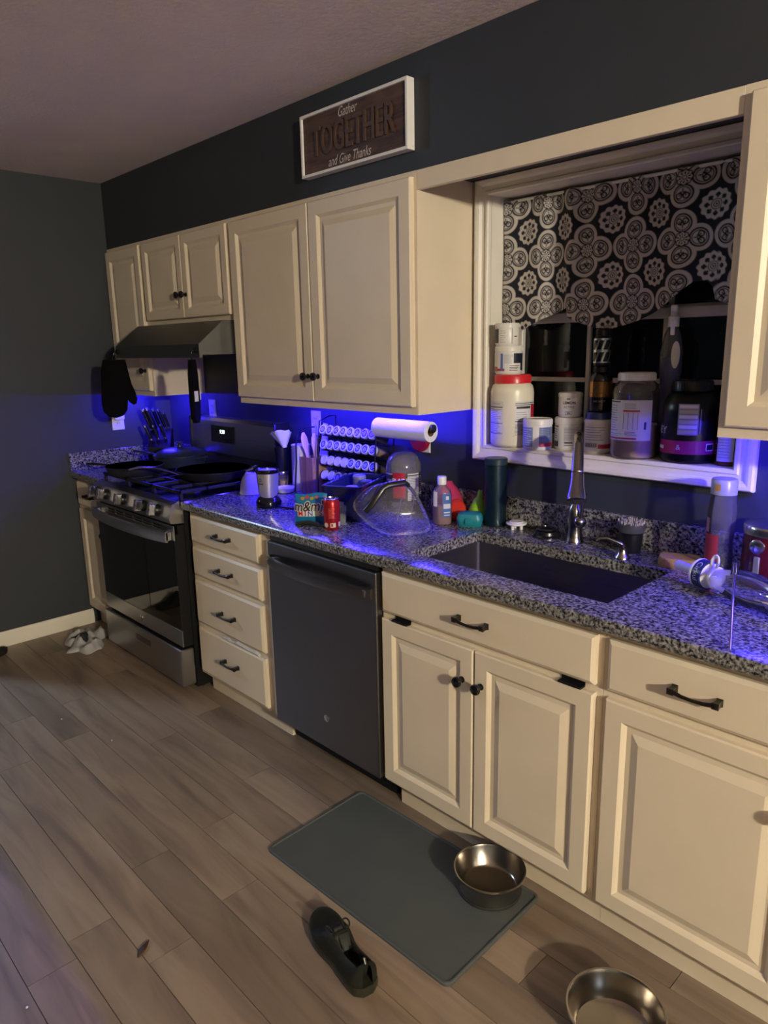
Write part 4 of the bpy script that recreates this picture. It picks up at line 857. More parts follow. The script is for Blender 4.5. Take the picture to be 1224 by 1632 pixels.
# white cup, dish, grinder, canister, utensil box
t = thing('white_bowl', 'white bowl turned upside down behind the silver blender', 'bowl', (1.345, -.330, CT))
g = G(); g.lathe([(.048, .002), (.054, 0), (.056, .004), (.052, .012), (.047, .045), (.038, .075), (.026, .090), (.024, .096), (.020, .096), (.018, .091), (0, .091)], WTUB, 32, cap=False); g.build('shell', t)
t = thing('small_dish', 'shallow white dish in front of the salt grinder', 'dish', (1.452, -.215, CT))
g = G(); g.lathe([(0, .008), (.026, .008), (.042, .024), (.044, .026), (.046, .024), (.036, .004), (.026, 0), (0, 0)], WTUB, 32, cap=False); g.build('shell', t)
t = thing('salt_grinder', 'black electric salt grinder with a clear chamber of pink salt', 'grinder', (1.325, -.135, CT))
g = G(); g.lathe([(0, 0), (.028, 0), (.029, .003), (.027, .060)], CLR, 28); g.build('chamber', t)
g = G(); g.lathe([(0, .003), (.0255, .003), (.0255, .034), (0, .038)], mat('pink_salt', (.45, .30, .28), .8, bump=.8, bscale=300), 24); g.build('salt', t)
g = G(); g.lathe([(.0275, .060), (.0285, .062), (.0285, .076), (.0275, .078)], CHROME, 28); g.build('collar', t)
g = G(); g.lathe([(.0275, .078), (.030, .082), (.031, .150), (.034, .185), (.034, .192), (.028, .195), (0, .195)], BLACKP, 28); g.build('motor', t)
g = G(); n = 18; FIL = mat('filter_paper', (.64, .63, .60), .8); top = []; bot = []
for i in range(n): aa = 2*PI*i/n; rr = .060+.006*math.cos(aa*5); top.append((rr*math.cos(aa), rr*.75*math.sin(aa), .272+.018*math.cos(aa+.6)+.004*math.cos(aa*7))); bot.append((.010*math.cos(aa)+.030, .010*math.sin(aa)-.004, .205))
mid = [tuple(Vector(a_)*.55+Vector(b_)*.45) for a_, b_ in zip(top, bot)]
g.loft([bot, mid, top], FIL, True, False); tag(g.build('paper_filter', smooth=60), 'white cone paper filter tucked on top of the salt grinder', 'filter').location = (1.325, -.135, CT-.012)
t = thing('white_canister', 'tall white canister standing against the backsplash', 'canister', (1.4535, -.118, CT))
g = G(); g.lathe([(0, 0), (.044, 0), (.047, .004), (.043, .205), (.045, .212), (.042, .214), (.040, .208), (.040, .02), (0, .02)], WTUB, 36); g.build('shell', t)
t = thing('utensil_box', 'square wooden utensil holder beside the spice rack', 'utensil holder', (1.545, -.118, CT), 0)
WB = wood('box_wood', (.20, .10, .055), (.36, .20, .11), 2); g = G(); bw, bt, bh = .042, .006, .165
g.box(-bw, bw, -bw, -bw+bt, 0, bh, WB); g.box(-bw, bw, bw-bt, bw, 0, bh, WB); g.box(-bw, -bw+bt, -bw+bt, bw-bt, 0, bh, WB); g.box(bw-bt, bw, -bw+bt, bw-bt, 0, bh, WB); g.box(-bw+bt, bw-bt, -bw+bt, bw-bt, 0, .006, WB); g.build('box', t, smooth=0)
WS = wood('spoon_wood', (.42, .25, .14), (.60, .40, .25), 2)
def utensil(name, label, base, tipv, w_, m, flat=.35, bowl=True):
    t = thing(name, label, 'utensil', base); d = Vector(tipv); g = G(); k = [0, .3, .55, .68, .80, .92, 1.0]; rs = [.006, .006, .006, w_*.55, w_, w_*.9, w_*.35] if bowl else [w_*.6, w_*.7, w_*.8, w_, w_, w_, w_*.8]
    g.tube([tuple(d*q) for q in k], rs, m, 14, flat=flat); g.build('shaft', t); return t
ub = Vector((1.545, -.118, CT+.0075))
utensil('wooden_spoon', 'pale wooden spoon leaning left in the utensil box', ub+Vector((.012, -.012, 0)), (-.040, -.020, .268), .019, WS)
utensil('wooden_spatula', 'upright wooden spatula in the utensil box', ub+Vector((.015, .004, 0)), (.006, -.012, .268), .018, WS, .3)
utensil('tong_handle', 'black handled tongs sticking out of the utensil box', ub+Vector((-.016, .012, 0)), (.062, .010, .315), .006, BLACKP, .8, False)
WP = mat('paper_packet', (.58, .57, .55), .6)
g = G(); g.poly([(-.032, 0), (.034, 0), (.040, .305), (-.026, .312)], -.004, .004, WP); tag(g.build('paper_packet', smooth=0), 'white paper packet standing behind the utensil box', 'packet').location = (1.500, -.0262, CT)
# spice rack and jars
RX0, RX1, RYB = 1.607, 1.978, -.035
t = thing('spice_rack', 'black wire spice rack with four tilted tiers of jars', 'rack')
rows = [1.206, 1.140, 1.071, 1.002]; PT = .0485; tiltj = math.radians(24)
for x in (RX0, RX1):
    g = G(); g.tube([(x, -.148, CT+.003), (x, -.140, 1.10), (x, -.125, 1.245), (x, -.07, 1.262), (x, -.03, 1.262), (x, -.028, 1.10), (x, -.028, CT+.003)], .0032, BLACKM, 8)
    g.tube([(x, -.148, CT+.003), (x, -.028, CT+.003)], .0032, BLACKM, 8); g.build('side_frame', t)
for z in rows:
    for dy, dz_ in ((-.118, -.0246), (-.058, -.0510)):
        g = G(); g.tube([(RX0, dy, z+dz_), (RX1, dy, z+dz_)], .0025, BLACKM, 8); g.build('rail', t)
LID = mat('spice_lid', (.57, .57, .56), .35); SP = [mat('spice_%d' % i, c, .8) for i, c in enumerate(((.25, .10, .03), (.12, .09, .03), (.30, .20, .08), (.06, .04, .03)))]
GLJ = clear('spice_glass', (.9, .9, .9), .05, .08, (.5, .5, .5))
def spice_jar(blank, k):
    t = thing('spice_jar', '', 'jar')
    M = rotm(PI/2+tiltj*-1, 0, 0)   # lathe z -> towards -y and up
    g = G(); g.lathe([(0, -.072), (.0195, -.072), (.021, -.070), (.021, -.004), (.018, 0)], GLJ, 20, M); g.build('glass', t)
    g = G(); g.lathe([(0, -.070), (.0185, -.070), (.0185, -.015), (0, -.015)], SP[k % 4], 16, M); g.build('spice', t)
    g = G(); g.lathe([(.0205, -.002), (.0215, 0), (.0215, .012), (.0195, .014), (.0170, .014), (.0165, .0125), (0, .0125)], LID, 24, M); l = g.build('lid', t)
    if not blank:
        g = G(); rng = random.Random(k); DB = mat('lid_sticker', (.03, .035, .10), .5); g.lathe([(0, .0127), (.0155, .0127)], DB, 20, M, cap=False)
        for q in range(3): w_ = .005+.006*rng.random(); g.box(-w_, w_, -.0012, .0012, .0128, .0133, LW, 0, M @ rotm(0, 0, .5) @ tr(0, .006-q*.006, 0))
        g.build('sticker', l, smooth=0)
    return t
protos = {}
for ri, z in enumerate(rows):
    for k in range(8):
        blank = ri == 2 and k < 4 or (ri == 3 and k < 2)
        key = (blank, (k+ri*3) % 4)
        if key not in protos: protos[key] = o = spice_jar(*key)
        else: o = copy_thing(protos[key], (0, 0, 0))
        tier = ('top', 'second', 'third', 'bottom')[ri]; tag(o, 'clear spice jar with a %s pale lid in the %s tier of the wire rack' % ('blank' if blank else 'lettered', tier), 'jar', '%s spice jars in the %s tier' % ('blank-lidded' if blank else 'lettered', tier))
        o.location = (RX0+.0258+k*(RX1-RX0-.0516)/7, -.118, z); o.rotation_euler = (0, 0, 0)
# paper towel and holder
ty, tz, tx0, tx1, trr = -.150, 1.246, 2.012, 2.300, .0385
t = thing('towel_holder', 'black under-cabinet paper towel holder', 'holder')
g = G(); g.tube([(tx0-.016, ty, UB-.001), (tx0-.016, ty, tz+.0125), (tx0-.008, ty, tz+.0125), (tx1+.014, ty, tz+.0125)], .004, BLACKP, 10); g.box(tx0-.03, tx0-.002, ty-.02, ty+.02, UB-.004, UB-.0005, BLACKP, .001); g.build('arm', t)
g = G(); g.lathe([(.016, 0), (.016, .006), (.010, .010), (0, .010)], BLACKP, 20, tr(tx1+.008, ty, tz+.0125) @ rotm(0, PI/2)); g.build('end_knob', t)
t = thing('paper_towel_roll', 'white paper towel roll hanging under the large wall cabinet', 'paper towel', (tx0, ty, tz))
PT_ = mat('towel_paper', (.75, .75, .74), .9, bump=.3, bscale=140); L = tx1-tx0; Mx = rotm(0, PI/2)
g = G(); g.lathe([(.018, 0), (trr, 0), (trr, L), (.018, L), (.018, 0)], PT_, 36, Mx, cap=False); g.build('paper', t)
g = G(); g.lathe([(.0165, .0005), (.0178, .0005), (.0178, L-.0005), (.0165, L-.0005), (.0165, .0005)], mat('cardboard', (.22, .14, .08), .9), 28, Mx, cap=False); g.build('core', t)
t = thing('hanging_disc', 'round dark red disc hanging on the wall under the paper towel roll', 'disc', (2.118, -.012, 1.193))
g = G(); g.lathe([(0, .004), (.045, .004), (.052, .0), (.052, -.010), (.045, -.018), (0, -.022)], mat('disc_red', (.30, .008, .02), .3), 36, rotm(PI/2) @ Matrix.Diagonal((1, 1, -1, 1))); g.build('face', t)
g = G(); g.tube([(0, .004, .050), (0, .002, .066), (0, .011, .074)], .002, BLACKM, 8); g.build('hook', t)
# jug, bin and clear dome
p = Vector((2.112, -.108, CT)); t = thing('snack_jug', 'clear plastic jug with a red and black label behind the bin', 'jug', p)
CJ = clear('jug_clear', (.87, .86, .86), .08, .22, (.52, .51, .50))
g = G(); g.lathe([(0, 0), (.066, 0), (.070, .006), (.070, .160), (.071, .168), (.068, .195), (.055, .220), (.038, .234), (0, .236)], CJ, 40); b = g.build('body', t)
a = face_ang(p.x, p.y); g = G(); R2 = .0708; g.patch(R2, .045, .158, a-1.6, a+1.6, INK, 32); g.patch(R2+.0004, .060, .162, a-.62, a+.10, LRED, 10); g.text('PLAIN', .024, LW, wrap=(R2+.0008, a-.24, .130), bold=.0008); g.patch(R2+.0004, .050, .158, a+.22, a+.98, LW, 10)
lines(g, R2+.0008, .055, .150, a+.25, a+.95, 15, LGREY, 31, .35); g.patch(R2+.0009, .148, .152, a+.22, a+.98, INK, 6); g.patch(R2+.0008, .153, .157, a-1.5, a-.68, LW, 6); g.text('MIX', .018, LW, wrap=(R2+.0008, a-.95, .128)); lines(g, R2+.0006, .06, .15, a+1.1, a+1.3, 10, LW, 32, .3)
lines(g, R2+.0008, .064, .115, a-.58, a+.06, 7, mat('label_dark_red', (.22, .01, .02), .4), 33, .2); g.build('label_print', b, smooth=0, recalc=False)
ang = math.atan2(.43, .90); t = thing('storage_bin', 'translucent dark blue plastic bin behind the clear lid', 'bin', (2.028, -.292, CT), ang)
BLU = clear('bin_blue', (.10, .12, .34), .1, .40, (.03, .035, .13)); g = G(); w_, l_ = .075, .142
g.loft([rrect(-w_*.88, w_*.88, -l_*.92, l_*.92, .012, 0), rrect(-w_, w_, -l_, l_, .014, .132), rrect(-w_-.008, w_+.008, -l_-.008, l_+.008, .016, .133), rrect(-w_-.008, w_+.008, -l_-.008, l_+.008, .016, .139), rrect(-w_+.004, w_-.004, -l_+.004, l_-.004, .012, .138), rrect(-w_*.86+.003, w_*.86-.003, -l_*.9+.003, l_*.9-.003, .01, .004)], BLU); g.build('shell', t, smooth=30)
for (x, y, h_, r_, cc) in ((-.02, .085, .138, .026, (.13, .135, .15)), (.028, .045, .125, .024, (.06, .065, .075)), (-.022, .010, .105, .025, (.39, .38, .37)), (.025, -.03, .09, .024, (.03, .03, .033)), (-.015, -.07, .08, .026, (.23, .22, .23))):
    q = Matrix.Rotation(ang, 4, 'Z') @ Vector((x, y, 0)); nm = {.138: 'tall slate jar standing at the back of the blue bin', .125: 'dark slate jar beside the tall jar in the blue bin', .105: 'pale jar in the middle of the blue bin', .09: 'near black jar in the blue bin', .08: 'low mauve grey jar at the front of the blue bin'}[h_]
    tub('bin_jar', nm, 'jar', 2.028+q.x, -.292+q.y, CT+.0048, r_, h_, mat('bin_jar_%d' % int(h_*1000), cc, .4), mat('bin_lid_%d' % int(h_*1000), tuple(c*1.4 for c in cc), .4), .015)
t = thing('clear_lid', 'clear domed plastic food cover with a black handle leaning on its side', 'food cover', (2.438, -.418, CT))
u_ = Vector((.56, .83, 0)).normalized(); w_ = Vector((-.36, .24, .90)).normalized(); n_ = u_.cross(w_).normalized()
M = frame((0, 0, .003), u_, w_, n_)
out = [(-.190, .112), (-.125, .178), (-.030, .196), (.035, .165), (.088, .030), (.075, .004), (-.085, .002)]
def rounded(pts, k=6):
    P_ = [Vector((a, b, 0)) for a, b in pts]; n = len(P_); res = []
    for i in range(n):
        a, b, c = P_[i-1], P_[i], P_[(i+1) % n]; s_ = b+(a-b)*.38; e_ = b+(c-b)*.38
        for q in range(k): v = q/(k-1); res.append(s_*(1-v)**2+b*2*v*(1-v)+e_*v*v)
    return res
ro = rounded(out); cen = sum(ro, Vector())/len(ro)
def sc_ring(s_, z): return [tuple(cen+(q-cen)*s_+Vector((0, 0, z))) for q in ro]
COV = clear('cover_clear', (.94, .94, .93), .05, .10, (.56, .55, .54))
g = G(); g.loft([sc_ring(1.0, -.035), sc_ring(1.0, -.030), sc_ring(.95, -.028), sc_ring(.88, .03), sc_ring(.80, .055), sc_ring(.66, .066), sc_ring(.35, .070), sc_ring(.05, .071)], COV, False, True, M=M)
g.loft([sc_ring(1.03, -.040), sc_ring(1.03, -.030), sc_ring(1.0, -.030), sc_ring(1.0, -.040), sc_ring(1.03, -.040)], COV, False, False, M=M); dm_ = g.build('dome', t, smooth=50); t.location.z = CT+.0005-min(v.co.z for v in dm_.data.vertices)
g = G(); hp_ = [(-.150, .072, .050), (-.130, .090, .074), (-.088, .142, .082), (-.070, .152, .083), (-.010, .158, .080), (.006, .152, .060)]
g.tube(hp_, [.010, .011, .011, .011, .011, .009], mat('handle_black', (.012, .012, .012), .3), 12, M=M, flat=.55); g.build('handle', t)
for k, (a_, b_) in enumerate(((.0, .06), (.045, .05))):
    g = G(); g.tube([(a_-.05, .03, .069-.002*k), (a_-.03, .10, .072), (a_, .13, .070)], .0022, COV, 6, M=M); g.build('ridge', t)

# ------------------------------------------------------------------ stove top: pans, knives
PANM = mat('nonstick', (.012, .012, .013), .28); PANB = mat('pan_outside', (.018, .018, .020), .35, .4)
def panbody(t, r, h, z, mi, mo, name='body'):
    g = G(); g.lathe([(0, .003), (r*.78, .003), (r*.86, .008), (r*.985, h-.002), (r, h)], mi, 48); g.lathe([(0, 0), (r*.80, 0), (r*.88, .004), (r*1.01, h-.003), (r*1.01, h), (r, h)], mo, 48); return g.build(name, t, recalc=False)
GZ = .9572
p = un(341, 746, z=1.0); t = thing('frying_pan', 'large black frying pan with a steel handle on the right of the stove', 'pan', (p.x-.005, p.y, GZ)); panbody(t, .178, .043, 0, PANM, PANB)
e0 = un(284, 756, z=.992); e1 = un(205, 749, z=1.03); o_ = Vector((p.x-.005, p.y, GZ)); g = G(); A = e0-o_; Bv = e1-o_
cdir = Vector((A.x, A.y, 0)).normalized(); st = cdir*.176+Vector((0, 0, .030))
md_ = (st+Bv)/2+Vector((0, 0, .022)); g.tube([tuple(st), tuple(st*.7+md_*.3+Vector((0, 0, .003))), tuple(md_), tuple(md_*.4+Bv*.6+Vector((0, 0, .008))), tuple(Bv)], [.008, .0085, .009, .010, .009], CHROME, 12, flat=.5); g.build('handle', t)
g = G(); hd = Vector((.75, .66, 0)).normalized(); pd = Vector((-hd.y, hd.x, 0)); g.tube([tuple(hd*.174+pd*.045+Vector((0, 0, .032))), tuple(hd*.205+pd*.04+Vector((0, 0, .045))), tuple(hd*.215+Vector((0, 0, .048))), tuple(hd*.205-pd*.04+Vector((0, 0, .045))), tuple(hd*.174-pd*.045+Vector((0, 0, .032)))], .006, CHROME, 10); g.build('helper_handle', t)
p = un(208, 744, z=.995); t = thing('skillet', 'black cast iron skillet on the left of the stove', 'pan', (p.x, -.553, GZ)); panbody(t, .140, .046, 0, IRON, IRON)
e1 = un(113, 738, z=1.0)-Vector((p.x, -.553, GZ)); g = G(); hd = Vector((e1.x, e1.y, 0)).normalized(); g.tube([tuple(hd*.136+Vector((0, 0, .036))), tuple(hd*.17+Vector((0, 0, .040))), tuple(hd*.25+Vector((0, 0, .043))), tuple(hd*.29+Vector((0, 0, .042)))], [.014, .009, .011, .009], IRON, 12, flat=.6); g.build('handle', t)
p = un(292, 723, z=1.018); t = thing('lidded_pan', 'dark slate pan with a domed lid at the back of the stove', 'pan', (p.x+.012, -.268, GZ))
TP = mat('slate_enamel', (.020, .030, .038), .3, .2); panbody(t, .138, .058, 0, TP, TP)
g = G(); g.lathe([(.137, .0585), (.141, .060), (.141, .064), (.125, .076), (.085, .094), (.03, .102), (0, .103)], TP, 48); ld = g.build('lid', t)
g = G(); g.lathe([(.010, .102), (.008, .112), (.010, .118), (.020, .124), (.020, .130), (0, .132)], TP, 24); g.build('knob', ld)
hd = Vector((-.62, -.30, 0)).normalized(); g = G(); g.tube([tuple(hd*.134+Vector((0, 0, .046))), tuple(hd*.18+Vector((0, 0, .058))), tuple(hd*.30+Vector((0, 0, .072)))], [.010, .011, .012], TP, 12, flat=.55); g.build('handle', t)
g = G(); hd = Vector((.85, .3, 0)).normalized(); pd = Vector((-hd.y, hd.x, 0)); g.tube([tuple(hd*.135+pd*.03+Vector((0, 0, .048))), tuple(hd*.165+pd*.02+Vector((0, 0, .052))), tuple(hd*.165-pd*.02+Vector((0, 0, .052))), tuple(hd*.135-pd*.03+Vector((0, 0, .048)))], .006, TP, 10); g.build('helper_handle', t)
# knife block with knives
kb = Vector((.235, -.20, CT)); face = Vector((.80, -.60, 0)).normalized(); side = Vector((-face.y, face.x, 0)); rzk = math.atan2(side.y, side.x)
t = thing('knife_block', 'black slanted knife block on the corner counter', 'knife block', kb, rzk)
# local x = side (image right), local y = away from the camera
g = G(); pr = [(-.075, 0), (.075, 0), (.075, .14), (-.030, .215), (-.075, .150)]
g.loft([[(x, y, z) for y, z in ((-.07, 0), (.08, 0), (.08, .20), (.055, .215), (-.07, .115))] for x in (-.062, .062)], BLACKM); g.build('block', t, smooth=20)
KH = mat('knife_handle', (.012, .012, .015), .25); sl = Vector((0, -.62, .78)).normalized(); Rk = Matrix.Rotation(rzk, 4, 'Z')
knives = [(-.045, .030, .115, .0115), (-.022, .030, .120, .0115), (.006, .034, .110, .0105), (.032, .036, .105, .0105), (.052, .038, .09, .009), (-.040, -.035, .085, .010), (.0, -.030, .08, .009), (.038, -.026, .08, .009)]
names = ['bread knife in the back left slot of the knife block', 'chef knife in the second back slot of the knife block', 'carving knife in the middle back slot of the knife block', 'utility knife in the fourth back slot of the knife block', 'slim knife in the back right slot of the knife block', 'paring knife in the front left slot of the knife block', 'steak knife in the front middle slot of the knife block', 'steak knife in the front right slot of the knife block']
for (x, y, L, r_), nm in zip(knives, names):
    zt = .115+(y+.07)/.125*.10; loc = kb+(Rk @ Vector((x, y, zt)))+Vector((0, 0, .001)); k_ = thing('kitchen_knife', 'black and steel handled '+nm, 'knife', loc, rzk)
    L *= 1.22; r_ *= 1.35; lean = Vector((x*.4-.30, -.16, 1)).normalized(); g = G(); g.tube([tuple(lean*q) for q in (.020, .035, L*.55, L*.9)], [r_*.9, r_, r_*1.05, r_*1.1], KH, 12, flat=.65); g.build('handle', k_)
    g = G(); g.tube([tuple(lean*q) for q in (.010, .020)], r_*1.0, CHROME, 12, flat=.65); g.tube([tuple(lean*q) for q in (L*.9, L)], [r_*1.12, r_*.9], CHROME, 12, flat=.65); g.build('bolster', k_)
    g = G(); g.tube([tuple(lean*.02+Vector((0, -r_*.62, 0))), tuple(lean*(L*.88)+Vector((0, -r_*.70, 0)))], .0022, CHROME, 6); g.build('tang', k_)
t = thing('kitchen_scissors', 'black handled kitchen scissors standing behind the knife block', 'scissors', (.375, -.062, CT+.0006)); t.rotation_euler = (-.19, 0, 0)
g = G(); n = 16
g.box(-.006, .006, -.003, .003, 0, .20, CHROME, .001); g.build('blades', t)
for sx in (-1, 1):
    g = G(); g.tube([(sx*.022+.018*math.cos(2*PI*i/n), .004*sx, .245+.030*math.sin(2*PI*i/n)) for i in range(n)], .0065, BLACKP, 10, closed=True); g.tube([(0, .002*sx, .195), (sx*.010, .004*sx, .216)], .006, BLACKP, 8); g.build('finger_loop', t)

# ------------------------------------------------------------------ hanging mitts
def mitt_outline():
    return [(-.055, 0), (-.068, -.06), (-.075, -.15), (-.080, -.22), (-.074, -.262), (-.050, -.288), (-.015, -.296), (.020, -.285), (.042, -.258), (.048, -.22), (.050, -.200), (.062, -.222), (.076, -.232), (.090, -.226), (.096, -.205), (.090, -.165), (.075, -.125), (.064, -.06), (.055, 0)]
mp = Vector((.450, -.5235, 1.523)); vd = Vector((CAM[0]-mp.x, CAM[1]-mp.y, 0)).normalized(); sd_ = Vector((-vd.y, vd.x, 0))
t = thing('oven_mitt', 'black quilted oven mitt hanging from the left end of the range hood', 'oven mitt', mp, math.atan2(sd_.y, sd_.x))
ol = mitt_outline(); cen = Vector((-.01, -.14)); MT = mat('mitt_black', (.0025, .0025, .003), .9, spec=.08, bump=.5, bscale=90)
rings = []
for s_, y in ((.90, .020), (.97, .014), (1.0, .004), (1.0, -.004), (.97, -.014), (.90, -.020)):
    rings.append([(cen.x+(a-cen.x)*s_, y, cen.y+(b-cen.y)*(s_ if b < -.01 else 1)) for a, b in ol])
g = G(); g.loft(rings, MT); g.build('glove', t, smooth=60)
g = G(); g.box(-.056, .056, -.021, .021, -.030, -.004, mat('mitt_cuff', (.002, .002, .0025), .9, spec=.08), .006, seg=2); g.build('cuff', t)
g = G(); g.tube([(0, 0, -.006), (.012, .002, .010), (.010, .004, .020), (-.004, .004, .020), (-.006, .0, .0)], .002, BLACKM, 8); g.build('hanging_loop', t)
def hook(x, label):
    t = thing('magnet_hook', label, 'hook', (x, -.5005, 1.562)); g = G(); g.lathe([(.013, 0), (.013, .007), (.010, .008), (0, .008)], BLACKP, 20, rotm(PI/2)); g.build('magnet', t)
    g = G(); g.tube([(0, -.008, 0), (0, -.018, -.003), (0, -.022, -.012), (0, -.018, -.020), (0, -.012, -.018)], .0022, BLACKP, 8); g.build('wire', t)
hook(.450, 'black magnet hook holding the oven mitt on the range hood')
mp = Vector((1.235, -.522, 1.532)); hook(1.235, 'black magnet hook at the right end of the range hood')
t = thing('pot_holder', 'slim black silicone pot holder hanging from the right end of the hood', 'pot holder', mp, math.radians(120))
g = G(); g.loft([[(-.014*s_, y, -.01), (.014*s_, y, -.01), (.027*s_, y, -.07), (.030*s_, y, -.20), (.025*s_, y, -.262), (.010*s_, y, -.285), (-.010*s_, y, -.285), (-.025*s_, y, -.262), (-.030*s_, y, -.20), (-.027*s_, y, -.07)] for s_, y in ((.92, .011), (1, .006), (1, -.006), (.92, -.011))], MT); g.build('pad', t, smooth=50)
g = G(); g.tube([(0, 0, -.012), (0, .006, .004), (0, .002, .012), (0, -.004, .002), (0, 0, -.012)], .002, BLACKM, 8); g.build('hanging_loop', t)
g = G(); g.box(-.020, .010, -.0135, -.0118, -.19, -.145, WHITEP); g.box(.0345, .0375, -.010, .010, -.185, -.150, WHITEP); g.build('care_tag', t, smooth=0)['label'] = 'small white care tag'

# ------------------------------------------------------------------ floor things
t = thing('floor_mat', 'grey rubber feeding mat on the plank floor below the sink', 'mat', (2.766, -.823, 0), math.radians(1.6))
MG = mat('mat_grey', (.058, .066, .066), .62, noise_amt=.06, nscale=8); g = G(); w_, l_ = .374, .211
g.loft([rrect(-w_, w_, -l_, l_, .022, 0), rrect(-w_, w_, -l_, l_, .022, .006), rrect(-w_+.003, w_-.003, -l_+.003, l_-.003, .02, .0085), rrect(-w_+.007, w_-.007, -l_+.007, l_-.007, .018, .0085), rrect(-w_+.010, w_-.010, -l_+.010, l_-.010, .016, .005)], MG); g.build('slab', t, smooth=25)
BST = mat('bowl_steel', (.36, .33, .29), .2, 1.0)
def bowl(label, x, y, z, r, h):
    t = thing('dog_bowl', label, 'bowl', (x, y, z)); g = G()
    g.lathe([(0, .008), (r*.70, .008), (r*.78, .014), (r*.93, h-.006), (r*.96, h), (r, h+.001), (r*1.01, h-.003), (r*.985, h-.006), (r*.90, h*.55), (r*.86, .006), (r*.86, 0), (r*.80, 0), (r*.76, .004), (0, .004)], BST, 56, cap=False); g.build('shell', t)
    g = G(); g.lathe([(r*.862, .0012), (r*.885, .001), (r*.885, .006), (r*.865, .0075)], mat('bowl_rubber', (.015, .014, .013), .6), 48, cap=False); g.build('rubber_ring', t); return t
bowl('stainless dog bowl standing on the grey mat', 3.008, -.680, .0052, .104, .070)
bowl('stainless dog bowl standing on the bare plank floor', 3.497, -.845, 0, .111, .078)
# shoe
def shoe(label, heel, toe, upm, solem, lacem):
    d = Vector(toe)-Vector(heel); L = d.length; t = thing('shoe', label, 'shoe', heel, math.atan2(d.y, d.x)); ns, nt_ = 40, 28
    def width(s): return .0385*(.80+.20*math.sin(PI*min(1, s/.16)/2)+(.26*math.exp(-((s-.70)/.20)**2))-.10*math.exp(-((s-.38)/.13)**2))*math.sqrt(max(0.0, 1-max(0, (s-.80)/.20)**2.3))*math.sqrt(max(.0, min(1, (s+.012)/.06)))
    def cy(s): return .010*math.sin(PI*s*1.0)*(1 if s > .3 else s/.3)
    rings = []
    for i in range(ns+1):
        s = i/ns; w_ = max(.004, width(s)); top = .024+.062*(1-1/(1+math.exp(-(s-.50)*11)))*(1-.22*math.sin(PI*min(1, max(0, s-.02)/.40)))+.030*math.exp(-((s-.56)/.16)**2)-.006*max(0, s-.75)/.25
        if s > .93: top *= 1-.5*((s-.93)/.07)**2
        op = max(0, min(1, (s-.05)/.05))*max(0, min(1, (.43-s)/.06)); ring = []
        for k in range(nt_+1):
            a = PI*k/nt_; x = math.cos(a); zz = math.sin(a); px_ = w_*(abs(x)**.75)*(1 if x >= 0 else -1); pz = .022+(top-.022)*zz**.62
            pinch = 1-.28*op*(zz**2); px_ *= pinch
            if op > 0 and zz > .86: inner = (zz-.86)/.14; pz = pz*(1-op)+op*(.022+(top-.022)*.93-.050*min(1, inner*1.6)); px_ = px_*(1-.0*op)
            ring.append((s*L, cy(s)+px_, pz))
        rings.append(ring)
    g = G(); g.loft(rings, upm, False, False, closed=False); g.build('upper', t, smooth=70)
    g = G(); sr = []
    for z, k in ((0.0, .93), (.004, 1.03), (.020, 1.06), (.026, 1.0)):
        ring = []
        for i in range(ns+1): s = i/ns; ring.append((s*L*1.015-.003, cy(s)+max(.003, width(s))*k, z+.010*max(0, (s-.82)/.18)**2*(1 if z < .015 else .5)))
        for i in range(ns, -1, -1): s = i/ns; ring.append((s*L*1.015-.003, cy(s)-max(.003, width(s))*k, z+.010*max(0, (s-.82)/.18)**2*(1 if z < .015 else .5)))
        sr.append(ring)
    g.loft(sr, solem); g.build('sole', t, smooth=45)
    def topz(s): return .024+.062*(1-1/(1+math.exp(-(s-.50)*11)))+.030*math.exp(-((s-.56)/.16)**2)
    for k in range(4):
        s = .50+.065*k; g = G(); zt = .022+(topz(s)-.022)*.98; g.tube([(s*L, cy(s)-.024, zt-.012), (s*L-.003, cy(s)-.010, zt+.001), (s*L-.004, cy(s)+.010, zt+.001), (s*L, cy(s)+.024, zt-.012)], .0028, lacem, 8); g.build('lace', t)
    z0 = topz(.50)+.002; g = G()
    for sx in (-1, 1): g.tube([(.50*L+.022*math.sin(2*PI*i/12)*.7, cy(.5)+sx*.016+sx*.016*(1-math.cos(2*PI*i/12))*.5, z0+.010*(1-math.cos(2*PI*i/12))*.5) for i in range(12)], .0022, lacem, 8, closed=True)
    g.tube([(.50*L, cy(.5)-.012, z0), (.50*L, cy(.5)+.012, z0)], .005, lacem, 8); g.build('lace_bow', t)
    g = G(); g.tube([(.34*L, .003, .052), (.38*L, .003, .068), (.43*L, .003, .078), (.48*L, .003, .076)], [.012, .016, .016, .012], upm, 14, flat=.18); g.build('tongue', t)
    g = G(); g.tube([(.012, 0, .060), (.008, 0, .084), (.014, 0, .094), (.022, 0, .086), (.022, 0, .070)], .004, solem, 8); g.build('heel_tab', t); return t
SB = mat('shoe_leather', (.012, .013, .009), .6, spec=.25, bump=.15, bscale=200); SS = mat('shoe_sole', (.020, .021, .013), .3, spec=.35); SL = mat('shoe_lace', (.004, .004, .004), .8)
shoe('dark olive black lace-up shoe lying beside the grey mat', (3.015, -1.172, 0), (2.735, -1.100, 0), SB, SS, SL)
shoe('black shoe resting by the white baseboard', (.098, -1.425, 0), (.104, -1.118, 0), SB, SL, SL)
